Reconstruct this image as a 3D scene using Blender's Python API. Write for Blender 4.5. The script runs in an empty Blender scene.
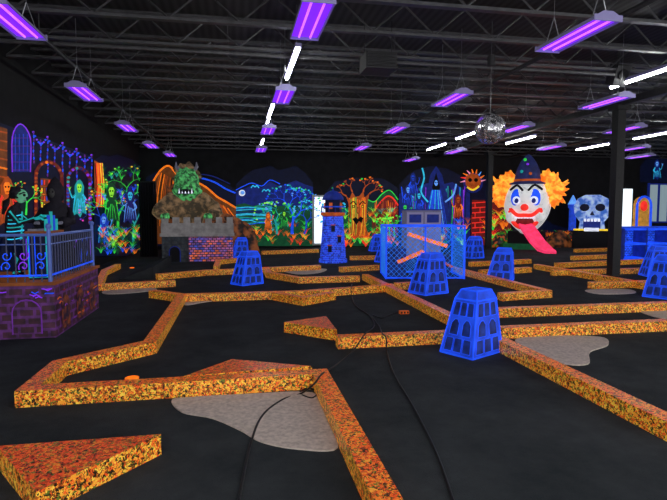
import bpy, math, random
from mathutils import Vector, Matrix
R=random.Random(7)
sc=bpy.context.scene
try:
    sc.view_settings.view_transform='Standard'; sc.view_settings.look='None'
except Exception as e: print(e)
COL=sc.collection
# ---------------- survey helpers (photo measurement -> world metres) -------------
F=520.0; YAW=math.radians(10.6); PIT=math.radians(4.07); EYE=Vector((0,0,1.6))
FW=Vector((math.sin(YAW)*math.cos(PIT),math.cos(YAW)*math.cos(PIT),-math.sin(PIT)))
RT=Vector((math.cos(YAW),-math.sin(YAW),0)); UP=RT.cross(FW)
def ray(u,v): return FW+RT*((u-333.5)/F)+UP*((250-v)/F)
def G(u,v,z=0.0):
    d=ray(u,v); return EYE+d*((z-EYE.z)/d.z)
def BW(u,v,y=23.9):
    d=ray(u,v); return EYE+d*(y/d.y)
def LW(u,v,x=-4.05):
    d=ray(u,v); p=EYE+d*(x/d.x)
    if p.y>23.85: p=Vector((x,23.85,p.z))
    return p
def AT(u,v,dep): return EYE+ray(u,v)*dep
# ---------------- materials -------------------------
MATS={}
def newmat(n):
    m=bpy.data.materials.new(n); m.use_nodes=True
    nt=m.node_tree; b=nt.nodes['Principled BSDF']; return m,nt,b
def plain(n,c,rough=.6,em=0,metal=0,spec=.3,noise=0,nscale=20):
    if n in MATS: return MATS[n]
    m,nt,b=newmat(n)
    b.inputs['Base Color'].default_value=(*c,1); b.inputs['Roughness'].default_value=rough
    b.inputs['Metallic'].default_value=metal; b.inputs['Specular IOR Level'].default_value=spec
    if em:
        b.inputs['Emission Color'].default_value=(*c,1); b.inputs['Emission Strength'].default_value=em
    tc=nt.nodes.new('ShaderNodeTexCoord'); nz=nt.nodes.new('ShaderNodeTexNoise'); nz.inputs['Scale'].default_value=nscale
    nz.inputs['Detail'].default_value=4
    nt.links.new(tc.outputs['Object'],nz.inputs['Vector'])
    mp=nt.nodes.new('ShaderNodeMapRange'); mp.inputs[1].default_value=.3; mp.inputs[2].default_value=.7
    mp.inputs[3].default_value=1-noise; mp.inputs[4].default_value=1+noise*.6
    nt.links.new(nz.outputs['Fac'],mp.inputs[0])
    mx=nt.nodes.new('ShaderNodeVectorMath'); mx.operation='SCALE'; mx.inputs[0].default_value=c
    nt.links.new(mp.outputs[0],mx.inputs['Scale']); nt.links.new(mx.outputs[0],b.inputs['Base Color'])
    if em: nt.links.new(mx.outputs[0],b.inputs['Emission Color'])
    MATS[n]=m; return m
def speckle(n,cols,scale,em,rough=.35):
    m,nt,b=newmat(n)
    geo=nt.nodes.new('ShaderNodeNewGeometry')
    nz=nt.nodes.new('ShaderNodeTexNoise'); nz.inputs['Scale'].default_value=scale*.9
    nt.links.new(geo.outputs['Position'],nz.inputs['Vector'])
    ad=nt.nodes.new('ShaderNodeVectorMath'); ad.operation='MULTIPLY_ADD'
    ad.inputs[1].default_value=(.05,.05,.05)
    nt.links.new(nz.outputs['Color'],ad.inputs[0]); nt.links.new(geo.outputs['Position'],ad.inputs[2])
    vo=nt.nodes.new('ShaderNodeTexVoronoi'); vo.inputs['Scale'].default_value=scale
    nt.links.new(ad.outputs[0],vo.inputs['Vector'])
    sep=nt.nodes.new('ShaderNodeSeparateColor'); nt.links.new(vo.outputs['Color'],sep.inputs[0])
    cr=nt.nodes.new('ShaderNodeValToRGB'); cr.color_ramp.interpolation='CONSTANT'
    e=cr.color_ramp.elements
    while len(e)<len(cols): e.new(.5)
    for i,(p,c) in enumerate(cols): e[i].position=p; e[i].color=(*c,1)
    nt.links.new(sep.outputs[0],cr.inputs[0])
    nt.links.new(cr.outputs[0],b.inputs['Base Color']); nt.links.new(cr.outputs[0],b.inputs['Emission Color'])
    b.inputs['Emission Strength'].default_value=em; b.inputs['Roughness'].default_value=rough
    return m
def bricks(n,c1,c2,line,scale=3,em=.5,mortar=.04):
    m,nt,b=newmat(n)
    geo=nt.nodes.new('ShaderNodeTexCoord')
    sp=nt.nodes.new('ShaderNodeSeparateXYZ'); nt.links.new(geo.outputs['Object'],sp.inputs[0])
    a=nt.nodes.new('ShaderNodeMath'); a.operation='ADD'
    nt.links.new(sp.outputs[0],a.inputs[0]); nt.links.new(sp.outputs[1],a.inputs[1])
    cb=nt.nodes.new('ShaderNodeCombineXYZ'); nt.links.new(a.outputs[0],cb.inputs[0]); nt.links.new(sp.outputs[2],cb.inputs[1])
    br=nt.nodes.new('ShaderNodeTexBrick'); br.inputs['Scale'].default_value=scale
    br.inputs['Color1'].default_value=(*c1,1); br.inputs['Color2'].default_value=(*c2,1); br.inputs['Mortar'].default_value=(*line,1)
    br.inputs['Mortar Size'].default_value=mortar; br.inputs['Brick Width'].default_value=.6; br.inputs['Row Height'].default_value=.35
    nt.links.new(cb.outputs[0],br.inputs['Vector'])
    nz=nt.nodes.new('ShaderNodeTexNoise'); nz.inputs['Scale'].default_value=9
    nt.links.new(geo.outputs['Object'],nz.inputs['Vector'])
    mp=nt.nodes.new('ShaderNodeMapRange'); mp.inputs[1].default_value=.3; mp.inputs[2].default_value=.7; mp.inputs[3].default_value=.3; mp.inputs[4].default_value=1.3
    nt.links.new(nz.outputs['Fac'],mp.inputs[0])
    mx=nt.nodes.new('ShaderNodeVectorMath'); mx.operation='SCALE'
    nt.links.new(br.outputs['Color'],mx.inputs[0]); nt.links.new(mp.outputs[0],mx.inputs['Scale'])
    nt.links.new(mx.outputs[0],b.inputs['Base Color']); nt.links.new(mx.outputs[0],b.inputs['Emission Color'])
    b.inputs['Emission Strength'].default_value=em; b.inputs['Roughness'].default_value=.6
    return m
def neon(n,c,s=.8): return plain('fluorescent_'+n,c,.6,s,noise=.35,nscale=6)
N=dict(orange=neon('orange',(1,.2,.01)),red=neon('red',(.9,.03,.02)),yellow=neon('yellow',(.9,.6,.03)),
 green=neon('green',(.03,.6,.06)),lime=neon('lime',(.3,.9,.05)),cyan=neon('cyan',(.03,.5,.8)),blue=neon('blue',(.01,.08,.9)),
 deep=neon('deepblue',(.006,.016,.16),.6),night=neon('night',(.002,.004,.022),.5),purple=neon('purple',(.2,.03,.7)),magenta=neon('magenta',(.8,.05,.45)),
 white=neon('white',(.75,.8,.95)),brown=neon('brown',(.16,.045,.01),.5),teal=neon('teal',(.01,.3,.3)),
 dgreen=neon('darkgreen',(.005,.08,.03),.5),black=plain('flat_black_paint',(.006,.006,.009),.8),rust=neon('rust',(.4,.07,.01),.6),
 pink=neon('pink',(.9,.3,.5)),skyb=neon('sky',(.12,.35,.95)),dred=neon('darkred',(.15,.01,.01),.6),grey=neon('grey',(.12,.12,.16),.4),
 dimpurple=neon('dimpurple',(.12,.02,.26),.5),midblue=neon('midblue',(.01,.05,.5),.7),pale=neon('palestone',(.2,.19,.19),.3))
M_black=plain('black_wall_paint',(.012,.012,.015),.85,noise=.3,nscale=3)
M_metal=plain('dark_painted_steel',(.085,.085,.095),.4,metal=.1,noise=.3,nscale=8,spec=.5)
M_dark=plain('dark_duct_paint',(.03,.03,.035),.5,noise=.3)
M_steel=plain('galvanised_steel',(.35,.36,.4),.35,metal=.6,noise=.2)
M_wire=plain('black_cable_rubber',(.012,.014,.017),.5)
curb_side=speckle('speckled_gold_side',[(0,(.02,.012,.005)),(.26,(.4,.07,.01)),(.38,(.85,.32,.03)),(.60,(.95,.6,.07)),(.76,(.10,.16,.02)),(.85,(.8,.09,.012))],72,.3)
curb_top=speckle('speckled_orange_top',[(0,(.03,.015,.006)),(.22,(.5,.06,.01)),(.38,(.95,.17,.015)),(.63,(.9,.38,.04)),(.78,(.12,.18,.025)),(.87,(.8,.06,.012))],72,.3)
wedge_top=speckle('speckled_red_top',[(0,(.03,.02,.01)),(.2,(.5,.05,.012)),(.4,(.9,.11,.02)),(.66,(.8,.3,.03)),(.78,(.13,.2,.04)),(.87,(.65,.04,.015))],72,.25)
stone_blue=bricks('blue_painted_stone',(.006,.03,.3),(.01,.05,.42),(.03,.18,.95),5.5,.55,.035)
tower_blue=bricks('blue_tower_brick',(.012,.04,.55),(.02,.02,.35),(.03,.12,.95),6,.85,.05)
castle_br=bricks('castle_brick',(.035,.04,.045),(.02,.024,.03),(.012,.02,.03),3,.3,.05)
castle_or=bricks('orange_blue_stone_panel',(.75,.14,.02),(.03,.07,.5),(.008,.01,.04),4.5,.6,.06)
platf=bricks('plum_brick_panel',(.03,.008,.018),(.045,.012,.03),(.08,.018,.12),3.2,.4,.06)
def rockmat(n,c1,c2,em,sc_=7,p0=.42,p1=.62):
    m,nt,b=newmat(n); tc=nt.nodes.new('ShaderNodeTexCoord'); nz=nt.nodes.new('ShaderNodeTexNoise'); nz.inputs['Scale'].default_value=sc_; nz.inputs['Detail'].default_value=6
    nt.links.new(tc.outputs['Object'],nz.inputs['Vector']); cr=nt.nodes.new('ShaderNodeValToRGB')
    cr.color_ramp.elements[0].position=p0; cr.color_ramp.elements[0].color=(*c1,1); cr.color_ramp.elements[1].position=p1; cr.color_ramp.elements[1].color=(*c2,1)
    nt.links.new(nz.outputs['Fac'],cr.inputs[0]); nt.links.new(cr.outputs[0],b.inputs['Base Color']); nt.links.new(cr.outputs[0],b.inputs['Emission Color'])
    b.inputs['Emission Strength'].default_value=em; b.inputs['Roughness'].default_value=.7; return m
M_blk=rockmat('airbrushed_blue_block',(.006,.03,.35),(.012,.08,.8),.55,5,.3,.7)
M_blkp=rockmat('airbrushed_blue_panel',(.003,.007,.05),(.006,.03,.25),.45,8,.35,.7)
M_rock=rockmat('dark_orange_rock',(.010,.006,.005),(.24,.07,.018),.4,4)  # dark brown rock mottled with orange noise
# ---------------- mesh builder -----------------
WP={}
class MB:
    def __init__(s,M=None): s.v=[];s.f=[];s.m=[];s.mats=[];s.M=M or Matrix()
    def mi(s,mat):
        if mat not in s.mats: s.mats.append(mat)
        return s.mats.index(mat)
    def add(s,vs,fs,mat):
        o=len(s.v); s.v+= [s.M@Vector(p) for p in vs]; k=s.mi(mat)
        for f in fs: s.f.append([i+o for i in f]); s.m.append(k)
    def box(s,c,d,mat,R=None):
        x,y,z=[a/2 for a in d]; c=Vector(c)
        vs=[Vector(p) for p in [(-x,-y,-z),(x,-y,-z),(x,y,-z),(-x,y,-z),(-x,-y,z),(x,-y,z),(x,y,z),(-x,y,z)]]
        if R is not None: vs=[R@p for p in vs]
        s.add([p+c for p in vs],[(3,2,1,0),(4,5,6,7),(0,1,5,4),(1,2,6,5),(2,3,7,6),(3,0,4,7)],mat)
    def cyl(s,a,b,r0,r1,mat,n=8,cap=True):
        a=Vector(a);b=Vector(b);d=(b-a).normalized()
        t=Vector((0,0,1)) if abs(d.z)<.9 else Vector((1,0,0))
        e1=d.cross(t).normalized(); e2=d.cross(e1)
        vs=[];fs=[]
        for p,r in((a,r0),(b,r1)):
            for i in range(n):
                an=2*math.pi*i/n; vs.append(p+e1*math.cos(an)*r+e2*math.sin(an)*r)
        for i in range(n): fs.append((i,n+i,n+(i+1)%n,(i+1)%n))
        if cap: fs+=[tuple(range(n)),tuple(reversed(range(n,2*n)))]
        s.add(vs,fs,mat)
    def tube(s,pts,r,mat,n=6,rs=None):
        pts=[Vector(p) for p in pts]; vs=[];fs=[];m=len(pts)
        for k,p in enumerate(pts):
            d=(pts[min(k+1,m-1)]-pts[max(k-1,0)]).normalized()
            t=Vector((0,0,1)) if abs(d.z)<.9 else Vector((1,0,0))
            e1=d.cross(t).normalized(); e2=d.cross(e1); rr=rs[k] if rs else r
            for i in range(n):
                an=2*math.pi*i/n; vs.append(p+e1*math.cos(an)*rr+e2*math.sin(an)*rr)
        for k in range(m-1):
            for i in range(n):
                j=(i+1)%n; fs.append((k*n+i,(k+1)*n+i,(k+1)*n+j,k*n+j))
        fs+=[tuple(range(n)),tuple(reversed(range((m-1)*n,m*n)))]
        s.add(vs,fs,mat)
    def ell(s,c,r,mat,nu=16,nv=10,fn=None):
        c=Vector(c); vs=[];fs=[]
        for j in range(nv+1):
            th=math.pi*j/nv
            for i in range(nu):
                ph=2*math.pi*i/nu
                p=Vector((math.sin(th)*math.cos(ph),math.sin(th)*math.sin(ph),math.cos(th)))
                if fn: p=fn(p)
                vs.append(c+Vector((p.x*r[0],p.y*r[1],p.z*r[2])))
        for j in range(nv):
            for i in range(nu):
                k=(i+1)%nu; fs.append((j*nu+i,(j+1)*nu+i,(j+1)*nu+k,j*nu+k))
        s.add(vs,fs,mat)
    def lathe(s,c,prof,mat,n=16,sx=1,sy=1,fn=None):
        c=Vector(c);vs=[];fs=[];m=len(prof)
        for r,z in prof:
            for i in range(n):
                an=2*math.pi*i/n; rr=r*(fn(an,z) if fn else 1)
                vs.append(c+Vector((rr*math.cos(an)*sx,rr*math.sin(an)*sy,z)))
        for k in range(m-1):
            for i in range(n):
                j=(i+1)%n; fs.append((k*n+i,k*n+j,(k+1)*n+j,(k+1)*n+i))
        fs+=[tuple(reversed(range(n))),tuple(range((m-1)*n,m*n))]
        s.add(vs,fs,mat)
    def prism(s,pts,z0,z1,mat,top=None):
        n=len(pts); vs=[(p[0],p[1],z0) for p in pts]+[(p[0],p[1],z1) for p in pts]
        s.add(vs,[(i,(i+1)%n,n+(i+1)%n,n+i) for i in range(n)]+[tuple(reversed(range(n)))],mat)
        s.add([(p[0],p[1],z1) for p in pts],[tuple(range(n))],top or mat)
    def fin(s,name,parent=None,label=None,cat=None,group=None,kind=None,smooth=False,origin=None):
        me=bpy.data.meshes.new(name)
        xs=[p.x for p in s.v];ys=[p.y for p in s.v];zs=[p.z for p in s.v]
        o=Vector(origin) if origin is not None else Vector(((min(xs)+max(xs))/2,(min(ys)+max(ys))/2,min(zs)))
        me.from_pydata([tuple(p-o) for p in s.v],[],s.f)
        for m in s.mats: me.materials.append(m)
        me.polygons.foreach_set('material_index',s.m)
        if smooth: me.polygons.foreach_set('use_smooth',[True]*len(s.f))
        me.update()
        ob=bpy.data.objects.new(name,me); COL.objects.link(ob)
        place(ob,o,parent); tag(ob,label,cat,group,kind)
        return ob
def place(ob,o,parent):
    WP[ob]=Vector(o)
    if parent: ob.parent=parent; ob.location=Vector(o)-WP[parent]
    else: ob.location=o
def tag(ob,label=None,cat=None,group=None,kind=None):
    if label: ob['label']=label
    if cat: ob['category']=cat
    if group: ob['group']=group
    if kind: ob['kind']=kind
def thing(name,loc,label,cat,group=None):
    e=bpy.data.objects.new(name,None); COL.objects.link(e); e.empty_display_size=.2
    place(e,loc,None); tag(e,label,cat,group); return e
def part(name,loc,parent,label=None):
    e=bpy.data.objects.new(name,None); COL.objects.link(e); e.empty_display_size=.1
    place(e,loc,parent); tag(e,label); return e
def dup(src,loc,rot=0,scale=1,label=None):
    src_children={}
    for o in bpy.data.objects:
        if o.parent: src_children.setdefault(o.parent,[]).append(o)
    def cp(o,par):
        c=o.copy(); COL.objects.link(c)
        if par: c.parent=par
        for ch in list(src_children.get(o,[])): cp(ch,c)
        return c
    c=cp(src,None); c.location=loc; c.rotation_euler=(0,0,rot)
    c.scale=(scale,)*3
    if label: c['label']=label
    return c
def skin(name,verts,edges,rad,mat,sub=2):
    me=bpy.data.meshes.new(name); me.from_pydata([tuple(v) for v in verts],edges,[])
    ob=bpy.data.objects.new(name,me); COL.objects.link(ob)
    sm=ob.modifiers.new('s','SKIN'); sm.use_smooth_shade=True
    sv=me.skin_vertices[0].data if me.skin_vertices else None
    if sv:
        for i,r in enumerate(rad): sv[i].radius=(r,r); sv[i].use_root=(i==0)
    ss=ob.modifiers.new('u','SUBSURF'); ss.levels=sub; ss.render_levels=sub
    bpy.context.view_layer.update()
    dg=bpy.context.evaluated_depsgraph_get()
    m2=bpy.data.meshes.new_from_object(ob.evaluated_get(dg))
    bpy.data.objects.remove(ob)
    b=MB(); b.add([v.co for v in m2.vertices],[tuple(p.vertices) for p in m2.polygons],mat)
    return b
def smoothpts(pts,n=6,closed=False):
    out=[];m=len(pts); rng=range(m if closed else m-1)
    g=(lambda i: Vector(pts[i%m])) if closed else (lambda i: Vector(pts[max(0,min(m-1,i))]))
    for i in rng:
        p0,p1,p2,p3=g(i-1),g(i),g(i+1),g(i+2)
        for k in range(n):
            t=k/n
            out.append(.5*((2*p1)+(p2-p0)*t+(2*p0-5*p1+4*p2-p3)*t*t+(3*p1-p0-3*p2+p3)*t**3))
    if not closed: out.append(g(m-1))
    return out
# ---------------- ROOM -----------------
X0,X1,Y0,Y1,H=-4.1,25.0,-3.0,24.0,5.0
m,nt,b=newmat('black_carpet')
tc=nt.nodes.new('ShaderNodeNewGeometry')
nz=nt.nodes.new('ShaderNodeTexNoise'); nz.inputs['Scale'].default_value=1.3; nz.inputs['Detail'].default_value=9; nz.inputs['Roughness'].default_value=.75
nt.links.new(tc.outputs['Position'],nz.inputs['Vector'])
cr=nt.nodes.new('ShaderNodeValToRGB'); cr.color_ramp.elements[0].position=.3; cr.color_ramp.elements[0].color=(.022,.027,.031,1)
cr.color_ramp.elements[1].position=.7; cr.color_ramp.elements[1].color=(.056,.062,.068,1)
nt.links.new(nz.outputs['Fac'],cr.inputs[0]); nt.links.new(cr.outputs[0],b.inputs['Base Color'])
n2=nt.nodes.new('ShaderNodeTexNoise'); n2.inputs['Scale'].default_value=120
nt.links.new(tc.outputs['Position'],n2.inputs['Vector'])
bp=nt.nodes.new('ShaderNodeBump'); bp.inputs['Strength'].default_value=.8; bp.inputs['Distance'].default_value=.012
nt.links.new(n2.outputs['Fac'],bp.inputs['Height']); nt.links.new(bp.outputs[0],b.inputs['Normal'])
b.inputs['Roughness'].default_value=.95; b.inputs['Specular IOR Level'].default_value=.1
carpet=m
m,nt,b=newmat('black_corrugated_deck')
tc=nt.nodes.new('ShaderNodeNewGeometry'); wv=nt.nodes.new('ShaderNodeTexWave'); wv.inputs['Scale'].default_value=2.2; wv.bands_direction='X'
nt.links.new(tc.outputs['Position'],wv.inputs['Vector'])
cr=nt.nodes.new('ShaderNodeValToRGB'); cr.color_ramp.elements[0].color=(.012,.012,.014,1); cr.color_ramp.elements[1].color=(.045,.045,.05,1)
nt.links.new(wv.outputs['Fac'],cr.inputs[0]); nt.links.new(cr.outputs[0],b.inputs['Base Color']); b.inputs['Roughness'].default_value=.6
deck=m
def slab(name,lo,hi,mat):
    q=MB(); lo=Vector(lo);hi=Vector(hi); q.box((lo+hi)/2,hi-lo,mat)
    return q.fin(name,kind='structure')
slab('floor',(X0-.2,Y0,-.1),(X1+.2,Y1+.2,0),carpet)
slab('ceiling',(X0-.2,Y0,H),(X1+.2,Y1+.2,H+.1),deck)
slab('wall_west',(X0-.2,Y0,0),(X0,Y1+.2,H),M_black)
slab('wall_north',(X0,Y1,0),(X1,Y1+.2,H),M_black)
slab('wall_east',(X1,Y0,0),(X1+.2,Y1+.2,H),M_black)
def joist(y):
    q=MB(); L=X1-X0-.1; n=56
    q.box(((X0+X1)/2,y,4.93),(L,.1,.05),M_metal); q.box(((X0+X1)/2,y,4.45),(L,.1,.045),M_metal)
    for i in range(n):
        xa=X0+.05+L*i/n; xb=X0+.05+L*(i+1)/n
        a,b_=(4.47,4.91) if i%2==0 else (4.91,4.47)
        q.cyl((xa,y,a),(xb,y,b_),.017,.017,M_metal,4,False)
    return q.fin('roof_joist',None,'black painted open-web steel bar joist under the roof deck','joist','open-web roof joists')
j0=joist(1.0)
y=2.2
while y<23.8:
    c=j0.copy(); COL.objects.link(c); c.location=(j0.location.x,y,j0.location.z); y+=1.2
q=MB(); q.box((9.5,(Y0+Y1)/2,4.34),(.16,Y1-Y0-.1,.16),M_dark)
q.fin('roof_girder',None,'long black steel girder carried by the columns','girder')
for (x,z,r) in((-2.9,4.3,.03),(5.2,4.28,.04),(13,4.3,.05)):
    q=MB(); q.cyl((x,Y0+.3,z),(x,Y1-.02,z),r,r,M_dark,8)
    for k in range(9): q.cyl((x,Y0+1+k*3,z),(x,Y0+1+k*3,4.99),.008,.008,M_dark,4)
    q.fin('sprinkler_pipe',None,'black sprinkler pipe running below the joists','pipe','sprinkler pipes')
q=MB(); q.cyl((X0+.02,9.4,4.36),(X1-.02,9.4,4.36),.035,.035,M_metal,8)
for k in range(10): q.cyl((X0+1+k*3,9.4,4.36),(X0+1+k*3,9.4,4.99),.008,.008,M_metal,4)
q.fin('sprinkler_pipe',None,'black cross pipe running below the joists','pipe','sprinkler pipes')
p=AT(378,50,9.2); t=thing('ceiling_heater',(p.x,p.y,4.1),'black box-shaped unit heater hanging from the joists','heater')
q=MB(); q.box((p.x,p.y,4.24),(.55,.5,.28),M_dark); q.fin('heater_body',t)
q=MB()
for i in range(5): q.box((p.x,p.y-.27,4.14+i*.05),(.5,.03,.015),M_dark,Matrix.Rotation(.5,3,'X'))
q.fin('louver',t)
for dx in(-.25,.25):
    q=MB(); q.cyl((p.x+dx,p.y,4.38),(p.x+dx,p.y,4.99),.01,.01,M_dark,6); q.fin('hanger_rod',t)
M_col=plain('black_column_paint',(.014,.014,.017),.5,noise=.3)
for (u,v) in((613,276),(488,249)):
    g=G(u,v); t=thing('steel_column',g,'black square steel column with a base plate and collar','column','steel columns')
    q=MB(); q.box((g.x,g.y,2.1),(.22,.22,4.2),M_col); q.fin('shaft',t)
    q=MB(); q.box((g.x,g.y,.02),(.38,.38,.04),M_col); q.fin('base_plate',t)
    q=MB(); q.box((g.x,g.y,4.2),(.36,.36,.1),M_col); q.fin('cap_plate',t)
# ---------------- LAMPS ----------------
uvm,nt,b=newmat('violet_lamp_glow'); b.inputs['Base Color'].default_value=(.1,.02,.4,1); b.inputs['Emission Color'].default_value=(.16,.012,.8,1); b.inputs['Emission Strength'].default_value=1.4
uvt,nt,b=newmat('violet_tube_glow'); b.inputs['Emission Color'].default_value=(.36,.06,1,1); b.inputs['Emission Strength'].default_value=2.2
wht,nt,b=newmat('white_tube_glow'); b.inputs['Emission Color'].default_value=(.97,1,.93,1); b.inputs['Emission Strength'].default_value=45
M_fix=plain('violet_lit_white_enamel',(.22,.2,.4),.4,.1)  # white enamel with violet lamp light put into its colour and faint glow
LZ=3.78
def uvlamp(p):
    t=thing('blacklight_lamp',p,'white hanging fixture with glowing violet blacklight tubes','lamp','hanging blacklight fixtures')
    L=1.18; x,y,z=p; q=MB()
    pr=[(-.17,0),(-.15,.05),(-.06,.1),(.06,.1),(.15,.05),(.17,0)]
    vs=[];n=len(pr)
    for yy in(-L/2,L/2): vs+=[(x+a,y+yy,z+c) for a,c in pr]
    q.add(vs,[(i,i+1,n+i+1,n+i) for i in range(n-1)]+[tuple(range(n)),tuple(range(n,2*n))],M_fix)
    for yy in(-L/2,L/2): q.box((x,y+yy,z+.02),(.36,.012,.07),M_fix)
    for xx in(-.175,.175): q.box((x+xx,y,z+.005),(.012,L,.02),M_fix)
    q.fin('housing',t)
    q=MB(); q.add([(x-.16,y-L/2+.01,z+.02),(x+.16,y-L/2+.01,z+.02),(x+.16,y+L/2-.01,z+.02),(x-.16,y+L/2-.01,z+.02)],[(0,3,2,1)],uvm); q.fin('reflector',t,'violet glowing reflector')
    for xx in(-.07,.07):
        q=MB(); q.cyl((x+xx,y-L/2+.03,z+.012),(x+xx,y+L/2-.03,z+.012),.014,.014,uvt,8); q.fin('tube',t,'glowing violet tube')
    for yy in(-.45,.45):
        q=MB()
        for xx in(-.1,.1): q.tube([(x+xx,y+yy,z+.07),(x,y+yy,z+.4),(x,y+yy,4.97)],.006,M_steel,4)
        q.fin('hanging_wire',t)
    return t
UVL=[(575,37),(12,22),(85,94),(127,128),(151,146),(311,22),(283,97),(268,131),(261,150),(451,100),(396,130),(605,103),(624,130),(551,148),(633,149),(516,129),(362,148),(411,160),(640,157),(455,152),(170,155)]
u0=None
for (u,v) in UVL:
    g=G(u,v,LZ)
    if g.y>23 or g.x>24: continue
    if u0 is None: u0=uvlamp(g)
    else: dup(u0,g)
for g in((-2.1,2.0,LZ),(3.2,1.8,LZ)): dup(u0,g)
def strip(p):
    t=thing('fluorescent_strip_light',p,'bare white fluorescent strip light below the joists','lamp','white strip lights')
    x,y,z=p;L=1.95
    q=MB(); q.box((x,y,z+.05),(.1,L,.06),M_fix); q.fin('housing',t)
    q=MB(); q.cyl((x,y-L/2+.03,z),(x,y+L/2-.03,z),.03,.03,wht,8); q.fin('tube',t,'glowing white tube')
    for yy in(-.7,.7):
        q=MB(); q.cyl((x,y+yy,z+.08),(x,y+yy,4.99),.008,.008,M_metal,4); q.fin('hanger_rod',t)
    return t
s0=None
for (u,v) in((292,65),(271,111),(267,124),(646,76),(655,135),(592,147),(436,147),(468,135),(520,140),(262,143)):
    g=G(u,v,4.22)
    if g.y>22.8: continue
    if s0 is None: s0=strip(g)
    else: dup(s0,g)
for g in((.95,3.2,4.22),(7.5,3.5,4.22),(-2,0,4.22),(3.5,-.8,4.22),(9,.2,4.22)):  # extra strips added out of view to light the foreground
    dup(s0,g)
g=AT(490,129,9.3); t=thing('mirror_ball',(g.x,g.y,g.z-.28),'silver mirrored disco ball hanging from a motor','mirror ball')
m,nt,b=newmat('mirror_tiles'); b.inputs['Metallic'].default_value=.75; b.inputs['Roughness'].default_value=.25
tc=nt.nodes.new('ShaderNodeTexCoord'); vo=nt.nodes.new('ShaderNodeTexVoronoi'); vo.inputs['Scale'].default_value=22
nt.links.new(tc.outputs['Object'],vo.inputs['Vector']); cr=nt.nodes.new('ShaderNodeValToRGB'); cr.color_ramp.elements[0].color=(.15,.15,.17,1); cr.color_ramp.elements[1].color=(.95,.95,1,1)
sp=nt.nodes.new('ShaderNodeSeparateColor'); nt.links.new(vo.outputs['Color'],sp.inputs[0]); nt.links.new(sp.outputs[0],cr.inputs[0]); nt.links.new(cr.outputs[0],b.inputs['Base Color'])
q=MB(); q.ell(g,(.27,.27,.27),m,26,16); q.fin('ball',t)
q=MB(); q.cyl((g.x,g.y,g.z+.27),(g.x,g.y,4.97),.008,.008,M_metal,6); q.fin('rod',t)
q=MB(); q.cyl((g.x,g.y,4.2),(g.x,g.y,4.38),.07,.07,M_dark,10); q.fin('motor',t)
g=AT(618,75,10.5); t=thing('ceiling_speaker',(g.x,g.y,g.z-.15),'black speaker with a bracket hanging by the column','speaker')
q=MB(); q.box(g,(.3,.25,.4),M_dark,Matrix.Rotation(.4,3,'X')); q.fin('cabinet',t)
q=MB(); q.cyl((g.x,g.y,g.z+.15),(g.x,g.y,4.97),.02,.02,M_dark,6); q.fin('bracket',t)
q=MB(); q.cyl((g.x,g.y-.13,g.z-.02),(g.x,g.y-.17,g.z-.04),.1,.1,M_black,12); q.fin('speaker_cone',t)
# ---------------- COURSE BORDERS ----------------
HB=.14
def border(lines,w=.15,label='low course border board in speckled orange and gold',h=HB):
    q=MB()
    for px in lines:
        P=[G(u,v,h).to_2d() for u,v in px]
        for i in range(1,len(P)):
            d=P[i]-P[i-1]
            if abs(d.x)<.16*d.length: P[i].x=P[i-1].x
            elif abs(d.y)<.16*d.length: P[i].y=P[i-1].y
        Lf=[];Rg=[];n=len(P)
        for i in range(n):
            a=(P[i]-P[i-1]).normalized() if i else (P[1]-P[0]).normalized()
            b_=(P[i+1]-P[i]).normalized() if i<n-1 else a
            na=Vector((-a.y,a.x)); nb=Vector((-b_.y,b_.x)); mm=(na+nb)
            mm=mm.normalized() if mm.length>.01 else na
            k=min(1/max(.35,mm.dot(na)),2.2)*w/2
            Lf.append(P[i]+mm*k); Rg.append(P[i]-mm*k)
        for i in range(n-1):
            pts=[Rg[i],Rg[i+1],Lf[i+1],Lf[i]]
            vs=[(p.x,p.y,0) for p in pts]+[(p.x,p.y,h) for p in pts]
            fs=[(0,1,5,4),(2,3,7,6)]
            if i==0: fs.append((3,0,4,7))
            if i==n-2: fs.append((1,2,6,5))
            q.add(vs,fs,curb_side)
            q.add([(p.x,p.y,h) for p in pts],[(0,1,2,3)],curb_top)
    return q.fin('course_border',None,label,'golf course border','speckled course borders')
border([[(392,506),(325,371),(24,391),(63,361),(150,341),(184,294),(152,290)],[(184,294),(300,289),(393,284)]])
border([[(365,274),(430,306),(520,349),(670,422)],[(500,327),(670,320)]])
border([[(337,336),(448,331)]])
border([[(275,292),(303,297),(333,292)]])
border([[(497,308),(670,301)]])
border([[(438,263),(545,290),(500,293)]])
border([[(536,264),(668,291)]])
border([[(556,263),(668,258)]])
border([[(118,264),(98,270),(98,284),(175,280)]])
border([[(157,274),(205,270),(320,265)]])
border([[(216,266),(218,260),(238,258)]])
border([[(266,267),(276,272),(300,277),(358,275)]])
border([[(350,256),(385,255)]])
border([[(262,251),(318,249)]])
border([[(470,262),(530,259)]])
border([[(572,256),(668,252)]])
border([[(552,270),(640,266)]])
border([[(395,283),(413,282)]])
border([[(340,267),(378,265)]])
border([[(480,270),(530,267)]])
border([[(590,282),(645,279)]])
border([[(575,249),(620,247.5)]])
def wedge(px,label,h=HB):
    P=[G(u,v,h).to_2d() for u,v in px]; q=MB()
    a=sum((P[i].x*P[(i+1)%len(P)].y-P[(i+1)%len(P)].x*P[i].y) for i in range(len(P)))
    if a<0: P.reverse()
    q.prism(P,0,h,curb_side,wedge_top); return q.fin('bumper_wedge',None,label,'golf course obstacle','triangular bumper wedges')
wedge([(-4,446),(161,434),(36,492)],'triangular red-orange speckled bumper wedge on open carpet')
wedge([(184,376),(232,359),(312,366)],'triangular speckled bumper wedge against the border board')
wedge([(284,322),(326,316),(337,330)],'small triangular speckled bumper wedge')
M_sand=plain('pale_beige_carpet',(.62,.52,.46),.95,noise=.25,nscale=30,spec=.05)
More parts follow.
